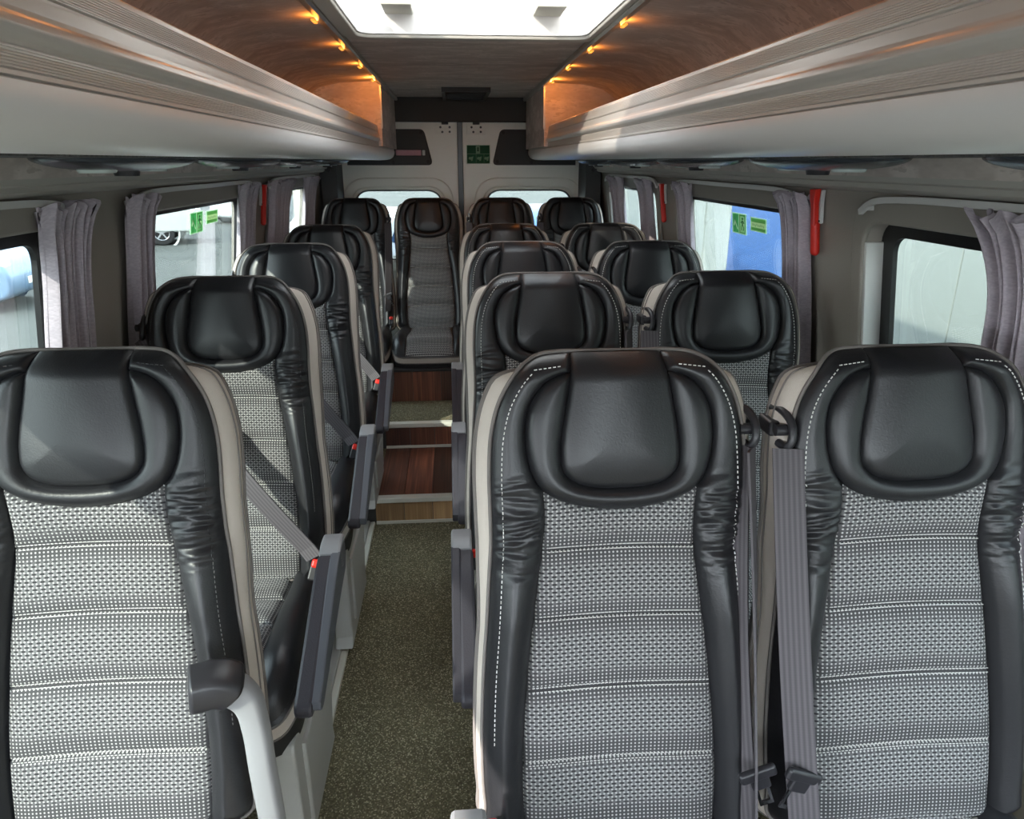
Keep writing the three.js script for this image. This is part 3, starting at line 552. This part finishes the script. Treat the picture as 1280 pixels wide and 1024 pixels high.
{ // aisle leg: pressed side panel with a foot
  const leg = (y0) => { const s = new THREE.Shape(); s.moveTo(-0.2, 0.36); s.lineTo(-0.62, 0.36); s.quadraticCurveTo(-0.64, 0.36, -0.64, 0.33); s.lineTo(-0.63, y0 + 0.03); s.lineTo(-0.65, y0); s.lineTo(-0.26, y0); s.lineTo(-0.27, y0 + 0.05); s.quadraticCurveTo(-0.24, 0.2, -0.18, 0.33); s.closePath(); return slabX(s, -0.028, 0.056, 0.006); };
  GEO.leg = leg(0.023); GEO.legStep = leg(0.123);
  const rib = (y0) => { const s = new THREE.Shape(); s.moveTo(-0.30, 0.31); s.lineTo(-0.58, 0.31); s.lineTo(-0.575, y0 + 0.06); s.lineTo(-0.32, y0 + 0.06); s.closePath(); return slabX(s, -0.036, 0.072, 0.006); };
  GEO.legRib = rib(0.023); GEO.legRibStep = rib(0.123);
  // armrest, turned down: seat space, x = 0 on its centre line
  const a = new THREE.Shape(); a.moveTo(-0.285, 0.645); a.quadraticCurveTo(-0.27, 0.60, -0.30, 0.57); a.lineTo(-0.40, 0.548); a.lineTo(-0.655, 0.478); a.quadraticCurveTo(-0.69, 0.475, -0.682, 0.505); a.lineTo(-0.42, 0.622); a.quadraticCurveTo(-0.34, 0.655, -0.285, 0.645);
  GEO.armBody = slabX(a, 0.004, 0.022, 0.004);
  const p = new THREE.Shape(); p.moveTo(-0.355, 0.638); p.quadraticCurveTo(-0.40, 0.632, -0.44, 0.613); p.lineTo(-0.684, 0.507); p.quadraticCurveTo(-0.70, 0.497, -0.692, 0.478); p.quadraticCurveTo(-0.68, 0.468, -0.66, 0.474); p.lineTo(-0.42, 0.575); p.lineTo(-0.355, 0.60); p.closePath();
  GEO.armPad = slabX(p, -0.026, 0.036, 0.007);
  const c = new THREE.Shape(); c.moveTo(-0.278, 0.652); c.quadraticCurveTo(-0.325, 0.660, -0.354, 0.642); c.lineTo(-0.354, 0.60); c.quadraticCurveTo(-0.31, 0.57, -0.285, 0.60); c.closePath();
  GEO.armCap = slabX(c, -0.024, 0.05, 0.006);
  GEO.buckle = new RoundedBoxGeometry(0.026, 0.05, 0.018, 2, 0.005); GEO.button = new RoundedBoxGeometry(0.023, 0.022, 0.0215, 2, 0.006);
  GEO.stalk = new THREE.CylinderGeometry(0.005, 0.006, 0.09, 8);
  // belt guide at the shoulder
  const hook = tube([V3(0, 0.03, -0.045), V3(0.004, 0.034, -0.01), V3(0.008, 0.02, 0.022), V3(0.006, -0.008, 0.034), V3(0.0, -0.022, 0.026), V3(-0.006, -0.02, 0.006)], 0.0075, 24, 8);
  GEO.guide = merge([hook, new THREE.CylinderGeometry(0.0105, 0.0105, 0.034, 14).rotateZ(Math.PI / 2).translate(0, 0.006, 0.012), box(-0.02, 0.02, -0.014, 0.016, -0.06, -0.004, 0.007)]);
  // tongue: black grip with a metal blade
  GEO.tongueGrip = merge([new RoundedBoxGeometry(0.058, 0.02, 0.012, 2, 0.005), new RoundedBoxGeometry(0.03, 0.026, 0.011, 2, 0.004).translate(0, -0.016, 0)]);
  GEO.tongueBlade = merge([box(-0.011, -0.0065, -0.058, -0.024, -0.0015, 0.0015), box(0.0065, 0.011, -0.058, -0.024, -0.0015, 0.0015), box(-0.011, 0.011, -0.064, -0.056, -0.0015, 0.0015)]);
}

// kind: single (aisle on +x), aisle (aisle on -x), window, bench
function makeSeat(label, group, x, d, dy, o) {
  const g = thing('coach_seat', label, 'seat', [x, dy, -d], group);
  const bol = put(g, 'back_bolster', GEO.bolster, M.leather); put(bol, 'stitching', GEO.stitch, o.darkThread ? M.darkStitch : M.stitch);
  const ring = put(g, 'headrest_surround', GEO.ring, M.leather); put(ring, 'headrest_pad', GEO.pad, M.leather);
  GEO.fabric.forEach((f, i) => put(g, 'fabric_panel', f, M.fabric));
  put(g, 'seam_thread', GEO.fabStitch, M.stitch);
  const gu = put(g, 'side_gusset', GEO.gusset, M.gusset); put(gu, 'piping', GEO.piping, M.piping);
  put(g, 'rear_shell', GEO.shell, M.shell);
  for (const c of GEO.cushBol) put(g, 'cushion_bolster', c, M.leather);
  put(g, 'cushion_border', GEO.cushSide, M.leather);
  GEO.cushFab.forEach((f) => put(g, 'cushion_panel', f, M.fabric));
  const cg = put(g, 'cushion_gusset', GEO.cushGus, M.gusset); put(cg, 'piping', GEO.cushPipe, M.piping);
  put(g, 'seat_pan', GEO.cushPan, M.shell);
  const a = o.aisle; // side of the aisle, +1 / -1 / 0
  if (o.leg) {
    const l = put(g, 'leg', o.leg === 'step' ? GEO.legStep : GEO.leg, M.legPaint); l.position.x = (a || -o.inner || 1) * 0.185;
    put(l, 'leg_rib', o.leg === 'step' ? GEO.legRibStep : GEO.legRib, M.legPaint);
  }
  if (o.arm) {
    const r = put(g, 'armrest', GEO.armBody, a > 0 ? M.armBody : M.armPad); r.position.x = a > 0 ? 0.262 : -0.240; if (a < 0) r.scale.x = -1;
    put(r, 'armrest_pad', GEO.armPad, M.armPad); put(r, 'end_cap', GEO.armCap, M.greyPlastic);
  }
  const bs = o.belt; // side of the shoulder guide
  if (bs) {
    const gp = bp(bs * 0.203, -0.125, -0.005), gd = put(g, 'belt_guide', GEO.guide, M.plastic); gd.position.copy(gp); gd.scale.setScalar(0.85);
    const from = gp.clone().add(V3(0, -0.018, 0.018));
    if (o.buckled) {
      const to = V3(-bs * 0.205, 0.575, 0.255), pts = [], side = [];
      for (let i = 0; i <= 24; i++) { const t = i / 24, p = from.clone().lerp(to, t); p.z += 0.045 * Math.sin(Math.PI * Math.min(1, t * 1.05)) ; pts.push(p); side.push(V3(-bs * 0.8, 0.6, -0.1).lerp(V3(-bs * 0.85, 0.5, 0.15), t)); }
      put(g, 'seat_belt', ribbon(pts, side, 0.046), M.belt);
      const b = put(g, 'buckle', GEO.buckle, M.plastic); b.position.set(-bs * 0.207, 0.548, 0.27); b.rotation.set(-0.5, 0, bs * 0.25);
      const r = put(b, 'release_button', GEO.button, M.red); r.position.set(0, 0.017, 0.001);
    } else {
      const low = o.low ?? 0.52, pts = [], side = [], p2 = [], s2 = [], tw = o.twist ?? 0.35;
      for (let i = 0; i <= 16; i++) { const t = i / 16; pts.push(V3(from.x + bs * 0.004 * Math.sin(t * 3) - bs * 0.012 * t, from.y + (low - from.y) * t, from.z + 0.012 + 0.2 * t)); side.push(V3(Math.cos(tw + t * 0.3), 0, -bs * Math.sin(tw + t * 0.3))); }
      for (let i = 0; i <= 16; i++) { const t = i / 16; p2.push(V3(from.x - bs * (0.012 + 0.01 * Math.sin(t * 3.1)), from.y + (low - from.y) * t, from.z - 0.006 + 0.18 * t)); s2.push(V3(Math.cos(1.1 - t * 0.4), 0, bs * Math.sin(1.1 - t * 0.4))); }
      const sb = put(g, 'seat_belt', ribbon(pts, side, 0.046), M.belt); put(sb, 'return_strap', ribbon(p2, s2, 0.044), M.belt);
      const t = put(g, 'belt_tongue', GEO.tongueGrip, M.plastic); t.position.copy(pts[13]).add(V3(0, 0, 0.008)); t.rotation.set(0, 0, bs * 0.35);
      put(t, 'blade', GEO.tongueBlade, M.chrome);
    }
  }
  if (o.buckle) {
    const b = put(g, 'buckle', GEO.buckle, M.plastic); b.position.set(o.buckle * 0.205, 0.535, 0.23); b.rotation.set(-0.4, 0, o.buckle * -0.1);
    const r = put(b, 'release_button', GEO.button, M.red); r.position.set(0, 0.017, 0.001);
    const st = put(b, 'stalk', GEO.stalk, M.plastic); st.position.y = -0.06;
  }
  return g;
}
const ROW = [1.03, 1.83, 2.59, 3.37];
const ord = ['first', 'second', 'third', 'fourth'];
const SX = -0.635, AX = 0.175, WX = 0.634;
ROW.forEach((d, i) => {
  const row = ord[i];
  makeSeat(i ? `${row} single seat counting back from the grab handle, belt buckled across it` : 'single black and grey seat right behind the grab handle', 'single seats along the aisle', i ? SX : -0.632, i ? d : 1.10, 0, { aisle: 1, leg: i === 3 ? 'step' : 'yes', arm: i > 0, belt: i > 0 ? -1 : 0, buckled: true, darkThread: true });
  makeSeat(`aisle seat of the ${row} pair counting back from the cab`, 'aisle seats of the pairs', AX, d, 0, { aisle: -1, leg: i === 3 ? 'step' : 'yes', arm: true, belt: 1, buckle: -1, twist: 1.0 });
  makeSeat(`window seat of the ${row} pair counting back from the cab`, 'window seats of the pairs', WX, d - 0.01, 0, { aisle: 0, inner: 1, leg: i === 3 ? 'step' : 'yes', belt: -1, twist: 0.2 });
});
[-0.645, -0.215, 0.220, 0.648].forEach((x, i) => makeSeat(['back bench seat in the corner behind the single seats', 'back bench seat at the end of the aisle', 'back bench seat behind the aisle seats of the pairs', 'back bench seat in the corner behind the window seats'][i], 'seats of the back bench', x, 4.46, 0.065, { aisle: 0, belt: i === 0 ? 1 : i === 1 ? 0 : -1, buckle: i === 0 ? 1 : 0, low: 0.6, twist: 0.5, darkThread: true }).scale.set(0.94, 1, 1));

{ // grab handle beside the first single seat
  const g = thing('grab_handle', 'curved light grey grab handle with a black grip beside the first single seat', 'handle', [-0.388, 0, -0.91]);
  const c = new THREE.CatmullRomCurve3([V3(0.005, 0, 0.02), V3(0.004, 0.2, 0.01), V3(0.002, 0.45, 0.0), V3(0, 0.60, 0.005), V3(-0.001, 0.68, 0.006), V3(-0.008, 0.738, 0.012), V3(-0.034, 0.771, 0.024), V3(-0.076, 0.776, 0.04)]);
  const prof = (rx, rz, t0, t1, n, lift = 0) => { // swept oval
    const pos = [], idx = [], K = 16;
    for (let i = 0; i <= n; i++) {
      const t = t0 + (t1 - t0) * i / n, p = c.getPoint(t), T = c.getTangent(t), B = V3(0, 0, 1).addScaledVector(T, -T.z).normalize(), N = new THREE.Vector3().crossVectors(B, T).normalize();
      const e = i === n ? 0.86 : i === 0 ? 0.95 : 1;
      for (let k = 0; k < K; k++) { const a = k / K * 2 * Math.PI, cc = Math.cos(a), ss = Math.sin(a), q = (x) => Math.sign(x) * Math.pow(Math.abs(x), 0.6); const P = p.clone().addScaledVector(N, q(cc) * rx(t) * e).addScaledVector(B, q(ss) * rz(t) * e); pos.push(P.x, P.y + lift, P.z); }
      if (i) for (let k = 0; k < K; k++) { const a = (i - 1) * K + k, b = (i - 1) * K + (k + 1) % K; idx.push(a, b, a + K, b, b + K, a + K); }
    }
    for (const r of [0, n]) { const s = r * K, p = c.getPoint(r ? t1 : t0); pos.push(p.x, p.y + lift, p.z); const m = pos.length / 3 - 1; for (let k = 0; k < K; k++) r ? idx.push(s + k, s + (k + 1) % K, m) : idx.push(s + (k + 1) % K, s + k, m); }
    const G = new THREE.BufferGeometry(); G.setAttribute('position', new THREE.Float32BufferAttribute(pos, 3)); G.setIndex(idx); G.computeVertexNormals(); G.setAttribute('uv', new THREE.Float32BufferAttribute(new Float32Array(pos.length / 3 * 2), 2)); return G;
  };
  put(g, 'stem', prof((t) => 0.019 + 0.008 * sstep(0.6, 0.85, t), () => 0.02, 0, 0.90, 40), M.greyPlastic);
  put(g, 'grip', prof((t) => 0.028, () => 0.034, 0.80, 1, 18, 0.005), M.plastic);
}

// ---------------------------------------------------------------- curtains and rails, hammers, window stickers
function curtainGeo(s, d0, d1, y0, y1, folds, gather, sd) { // hangs from the rail; folds run down
  const nu = folds * 10, nv = 26, pos = [], uv = [], idx = [], w = d1 - d0, mid = (d0 + d1) / 2;
  for (let j = 0; j <= nv; j++) for (let i = 0; i <= nu; i++) {
    const t = i / nu, q = j / nv, y = y1 + (y0 - y1) * q, spread = gather(q), amp = 0.0135 + 0.004 * Math.sin(t * 9 + sd);
    const ph = t * folds * Math.PI * 2 + 0.7 * Math.sin(q * 3 + t * 5 + sd), crumple = Math.exp(-q * 22) * 0.012;
    const x = 0.858 + amp * Math.sin(ph) + crumple * Math.sin(ph * 1.7 + 2) - 0.010 * Math.exp(-q * 14);
    const z = -(mid + (t - 0.5) * w * spread + 0.006 * Math.cos(ph * 0.5 + sd));
    pos.push(leanX(s * x, y), y + crumple * 0.8 * Math.cos(ph * 1.3), z); uv.push(t * w * 2, y);
    if (i && j) { const a = (j - 1) * (nu + 1) + i - 1, b = a + 1, c = a + nu + 1, d = c + 1; s > 0 ? idx.push(a, b, c, b, d, c) : idx.push(a, c, b, b, c, d); }
  }
  const n = pos.length / 3, th = 0.0022; // second face for thickness
  for (let i = 0; i < n; i++) { pos.push(pos[3 * i] + s * th, pos[3 * i + 1], pos[3 * i + 2]); uv.push(uv[2 * i], uv[2 * i + 1]); }
  const m = idx.length; for (let i = 0; i < m; i += 3) idx.push(idx[i] + n, idx[i + 2] + n, idx[i + 1] + n);
  const g = new THREE.BufferGeometry(); g.setAttribute('position', new THREE.Float32BufferAttribute(pos, 3)); g.setAttribute('uv', new THREE.Float32BufferAttribute(uv, 2)); g.setIndex(idx); g.computeVertexNormals(); return g;
}
const flare = (q) => 1 + 0.25 * Math.exp(-q * 12) - 0.12 * Math.exp(-((q - 0.2) ** 2) / 0.02), narrow = (q) => 1.05 - 0.3 * sstep(0, 0.9, q);
const RY = 1.421;
function rail(s, d0, d1, label) {
  const g = thing('curtain_rail', label, 'rail', [0, 0, 0], 'curtain rails');
  const x = 0.864, pts = [[d0 - 0.02, -0.03], [d0 + 0.015, -0.01], [d0 + 0.07, 0], [(d0 + d1) / 2, 0.004], [d1 - 0.07, 0], [d1 - 0.015, -0.01], [d1 + 0.02, -0.03]].map(([d, y]) => V3(s * x, RY + y, -d));
  const cv = new THREE.CatmullRomCurve3(pts), P = cv.getPoints(60), S = P.map(() => V3(0, 1, 0));
  put(g, 'track', ribbon(P, P.map((p, i) => { const t = cv.getTangent(i / 60); return V3(0, 1, 0).addScaledVector(t, -t.y); }), 0.013, 0.005), M.rail);
  for (const e of [0.08, 0.5, 0.92]) { const p = cv.getPoint(e); put(g, 'bracket', box(s * 0.868, s * 0.889, p.y - 0.006, p.y + 0.006, p.z - 0.008, p.z + 0.008, 0.002), M.rail); }
}
const wname = { '-1': 'single seat side', 1: 'paired seat side' };
for (const s of [-1, 1]) {
  rail(s, s < 0 ? 0.2 : -0.6, 1.60, `white curtain rail over the front side window on the ${wname[s]}`);
  rail(s, 1.94, 3.08, `white curtain rail over the middle side window on the ${wname[s]}`);
  rail(s, 3.36, 4.48, `white curtain rail over the rearmost side window on the ${wname[s]}`);
}
function curtain(s, d0, d1, folds, ga, sd, label) { tag(put(scene, 'curtain', curtainGeo(s, d0, d1, 0.72, RY - 0.006, folds, ga, sd), M.curtain), label, 'curtain', 'grey pleated window curtains'); }
curtain(-1, 1.50, 1.66, 8, flare, 0.3, 'grey mauve pleated curtain between the front and middle windows on the single seat side');
curtain(-1, 1.905, 2.03, 6, flare, 1.7, 'grey mauve curtain on the cab end of the sticker window, single seat side');
curtain(-1, 2.89, 3.09, 6, flare, 2.1, 'grey mauve curtain on the rear end of the sticker window, single seat side');
curtain(-1, 3.36, 3.74, 7, flare, 0.9, 'grey mauve curtain beside the red hammer at the rearmost window, single seat side');
curtain(-1, 4.14, 4.45, 5, flare, 2.9, 'grey mauve curtain at the far end of the rearmost window, single seat side');
curtain(1, 0.86, 1.19, 14, flare, 0.6, 'grey mauve curtain hanging mid rail on the front window, paired seat side');
curtain(1, 1.885, 2.02, 7, flare, 1.2, 'grey mauve curtain on the cab end of the sticker window, paired seat side');
curtain(1, 2.87, 3.03, 5, flare, 2.4, 'grey mauve curtain on the rear end of the sticker window, paired seat side');
curtain(1, 3.45, 3.65, 5, flare, 0.2, 'grey mauve curtain beside the red hammer at the rearmost window, paired seat side');
curtain(1, 4.06, 4.34, 5, flare, 1.9, 'grey mauve curtain at the far end of the rearmost window, paired seat side');

function hammer(s, d, ytop, label) {
  const g = thing('emergency_hammer', label, 'hammer', [s * (leanX(X_WALL, ytop) - 0.002), ytop, -d], 'emergency hammers'); g.rotation.z = s * LEAN;
  const L = (sh, x0, th) => slabX(sh, s > 0 ? -x0 - th : x0, th, 0.003);
  const br = poly([[-0.026, 0], [0.026, 0], [0.018, -0.03], [0.013, -0.085], [-0.013, -0.085], [-0.018, -0.03]]);
  put(g, 'bracket', L(br, 0.001, 0.012), M.rail);
  const hd = poly([[-0.024, 0.004], [0.010, 0.004], [0.008, -0.024], [0.004, -0.032], [0.004, -0.088], [-0.012, -0.088], [-0.014, -0.03]]);
  put(g, 'head', L(hd, 0.013, 0.016), M.red);
  put(g, 'handle', new THREE.CapsuleGeometry(0.0115, 0.07, 6, 14).translate(-s * 0.018, -0.122, 0.002), M.red);
  for (const z of [-0.012, 0.012]) put(g, 'screw', new THREE.CylinderGeometry(0.0028, 0.0028, 0.004, 10).rotateZ(Math.PI / 2).translate(-s * 0.014, -0.078, z), M.shell);
}
hammer(1, 1.86, 1.432, 'red emergency hammer in a white bracket on the pillar, paired seat side');
hammer(1, 3.30, 1.405, 'small looking red hammer on the rear pillar, paired seat side');
hammer(-1, 3.29, 1.405, 'red emergency hammer on the rear pillar, single seat side');
const onGlass = (s, y, d) => [s * (leanX(X_WALL + 0.0475, y) ), y, -d];
for (const [s, dm, dt, ym, yt, nm] of [[1, 2.56, 2.39, 1.290, 1.298, 'paired'], [-1, 2.63, 2.80, 1.300, 1.308, 'single']]) {
  const a = sticker(manSign, 'exit_sticker', `green running man sticker on the middle window glass, ${nm} seat side`, 0.13, 0.072, onGlass(s, ym, dm), 0);
  const b = sticker(textSign, 'exit_sticker', `small green striped text sticker on the middle window glass, ${nm} seat side`, 0.13, 0.046, onGlass(s, yt, dt), 0);
  for (const o of [a, b]) { o.rotation.set(0, 0, s * LEAN); o.rotateY(-s * Math.PI / 2); }
}

// ---------------------------------------------------------------- cab in front of (behind) the camera: only frames and glass
{
  const sh = poly([[-1.12, -0.1], [1.12, -0.1], [0.97, 1.95], [-0.97, 1.95]]); sh.holes.push(rectShape(-0.84, 0.84, 0.86, 1.80, 0.1, THREE.Path));
  struct(put(scene, 'wall_front', new THREE.ExtrudeGeometry(sh, { depth: 0.05, bevelEnabled: false }).translate(0, 0, FRONT), M.darkTrim), 'dark cab front with the windscreen opening', 'wall');
  struct(put(scene, 'window_7', new THREE.ExtrudeGeometry(rectShape(-0.86, 0.86, 0.84, 1.82, 0.1), { depth: 0.005, bevelEnabled: false }).translate(0, 0, FRONT + 0.052), M.clear), 'clear windscreen of the cab', 'window');
  struct(put(scene, 'ceiling_cab', box(-0.95, 0.95, 1.90, 1.95, 1.15, FRONT), M.trimGrey), 'pale cab headliner behind the viewpoint', 'ceiling');
}

// ---------------------------------------------------------------- outside
const GY = -0.72;
struct(put(scene, 'ground', planarUV(box(-60, 60, GY - 0.2, GY, -90, 40), 'xz'), M.asphalt), 'grey asphalt of the parking yard', 'ground');
{ // panelled white hall beside the van with a blue gate
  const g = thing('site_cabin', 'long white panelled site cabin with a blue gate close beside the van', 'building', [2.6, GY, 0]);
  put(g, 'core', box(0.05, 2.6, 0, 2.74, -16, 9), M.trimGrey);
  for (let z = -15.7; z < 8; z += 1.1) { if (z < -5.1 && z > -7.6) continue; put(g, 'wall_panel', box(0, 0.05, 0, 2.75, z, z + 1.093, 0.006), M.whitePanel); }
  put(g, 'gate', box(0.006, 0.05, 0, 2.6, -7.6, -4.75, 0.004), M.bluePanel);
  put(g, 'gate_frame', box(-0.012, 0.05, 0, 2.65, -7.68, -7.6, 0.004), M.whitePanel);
}
// simple parked vehicles
const wheelTyre = new THREE.LatheGeometry([[0.20, -0.1], [0.31, -0.105], [0.335, -0.08], [0.34, 0], [0.335, 0.08], [0.31, 0.105], [0.20, 0.1]].map(([a, b]) => new THREE.Vector2(a, b)), 36).rotateX(Math.PI / 2);
const wheelRim = merge([new THREE.LatheGeometry([[0.205, -0.09], [0.19, -0.06], [0.185, 0.06], [0.215, 0.095], [0.205, 0.1], [0.19, 0.085]].map(([a, b]) => new THREE.Vector2(a, b)), 32).rotateX(Math.PI / 2), ...[0, 1, 2, 3, 4].map((k) => box(-0.022, 0.022, 0.02, 0.195, 0.06, 0.085, 0.006).rotateZ(k * Math.PI * 0.4)), new THREE.CylinderGeometry(0.05, 0.05, 0.04, 16).rotateX(Math.PI / 2).translate(0, 0, 0.07)]);
const hubBack = new THREE.CylinderGeometry(0.19, 0.19, 0.02, 24).rotateX(Math.PI / 2);
function car(label, x, z, ry, col, van) {
  const g = thing(van ? 'parked_van' : 'parked_car', label, van ? 'van' : 'car', [x, GY, z], 'vehicles parked in the yard'); g.rotation.y = ry;
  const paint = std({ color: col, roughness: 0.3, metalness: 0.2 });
  const H = van ? 2.4 : 1.45, b = new THREE.Shape();
  if (van) { b.moveTo(-2.8, 0.35); b.lineTo(2.7, 0.35); b.quadraticCurveTo(2.85, 0.5, 2.8, 0.95); b.lineTo(2.0, 1.2); b.lineTo(1.3, 2.3); b.quadraticCurveTo(1.1, H, 0.8, H); b.lineTo(-2.8, H); b.closePath(); }
  else { b.moveTo(-2.05, 0.4); b.quadraticCurveTo(-2.12, 0.2, -1.9, 0.2); b.lineTo(1.9, 0.2); b.quadraticCurveTo(2.15, 0.22, 2.12, 0.5); b.quadraticCurveTo(2.1, 0.78, 1.8, 0.84); b.lineTo(0.95, 0.98); b.quadraticCurveTo(0.4, 1.42, 0.0, H); b.lineTo(-0.9, H); b.quadraticCurveTo(-1.6, 1.35, -1.95, 0.95); b.closePath(); }
  const wx = van ? [1.85, -1.7] : [1.28, -1.28], R = van ? 0.42 : 0.37;
  for (const c of wx) { const h = new THREE.Path(); h.absarc(c, 0.34, R, 0, Math.PI * 2); b.holes.push(h); }
  const W = van ? 1.95 : 1.7;
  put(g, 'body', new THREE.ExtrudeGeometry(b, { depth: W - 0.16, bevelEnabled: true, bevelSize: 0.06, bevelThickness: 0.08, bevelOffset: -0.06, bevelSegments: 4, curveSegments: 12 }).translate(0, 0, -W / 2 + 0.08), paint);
  put(g, 'underbody', box(-1.9, 1.9, 0.25, van ? 0.8 : 0.7, -W / 2 + 0.3, W / 2 - 0.3), M.shell);
  for (const sz of [-1, 1]) {
    const pts = van ? [[[1.85, 1.25], [1.25, 2.1], [0.55, 2.1], [0.55, 1.25]]] : [[[0.85, 0.98], [0.38, 1.30], [-0.05, 1.33], [-0.05, 0.96]], [[-0.12, 0.96], [-0.12, 1.33], [-0.85, 1.33], [-1.45, 1.02], [-1.3, 0.96]]];
    for (const p of pts) { const w = new THREE.ExtrudeGeometry(poly(p), { depth: 0.012, bevelEnabled: false }); w.translate(0, 0, sz > 0 ? W / 2 - 0.006 : -W / 2 - 0.006); put(g, 'side_window', w, M.carGlass); }
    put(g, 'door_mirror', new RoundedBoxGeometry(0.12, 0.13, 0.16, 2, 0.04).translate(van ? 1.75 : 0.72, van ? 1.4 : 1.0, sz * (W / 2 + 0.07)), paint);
    put(g, 'headlamp', new RoundedBoxGeometry(0.3, 0.14, 0.3, 3, 0.05).translate(van ? 2.62 : 1.9, van ? 0.95 : 0.7, sz * (W / 2 - 0.19)), M.podLens);
    for (const c of wx) { const t = put(g, 'wheel', wheelTyre, M.tyre); t.position.set(c, 0.34, sz * (W / 2 - 0.11)); if (sz < 0) t.rotation.y = Math.PI; put(t, 'rim', wheelRim, M.rim); put(t, 'hub', hubBack, M.shell); }
  }
  const fw = van ? [[1.98, 1.25], [1.34, 2.2], [1.30, 2.17], [1.94, 1.22]] : [[0.93, 1.01], [0.42, 1.38], [0.40, 1.36], [0.90, 0.98]];
  const wg = new THREE.ExtrudeGeometry(poly(fw), { depth: W - 0.34, bevelEnabled: false }).translate(0.02, 0.015, -W / 2 + 0.17); put(g, 'windscreen', wg, M.carGlass);
  put(g, 'number_plate', box(van ? 2.8 : 2.09, van ? 2.83 : 2.13, 0.38, 0.49, -0.26, 0.26, 0.004), M.paleTrim);
  return g;
}
car('blue grey hatchback in the yard seen through the front window, single seat side', -9.0, -12.0, 0.12, 0x66809a, false);
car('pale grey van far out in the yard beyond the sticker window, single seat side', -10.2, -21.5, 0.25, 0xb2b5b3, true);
car('silver car parked in the yard beyond the rearmost single side window', -7.4, -30, 0.9, 0xa9adb0, false);
car('white car parked behind the rear door with the red bar', -1.6, -13.5, 1.35, 0xd2d2ce, false);
car('blue car parked behind the rear door with the exit sticker', 1.35, -14.2, 1.75, 0x3d5f96, false);

renderer.render(scene, camera);
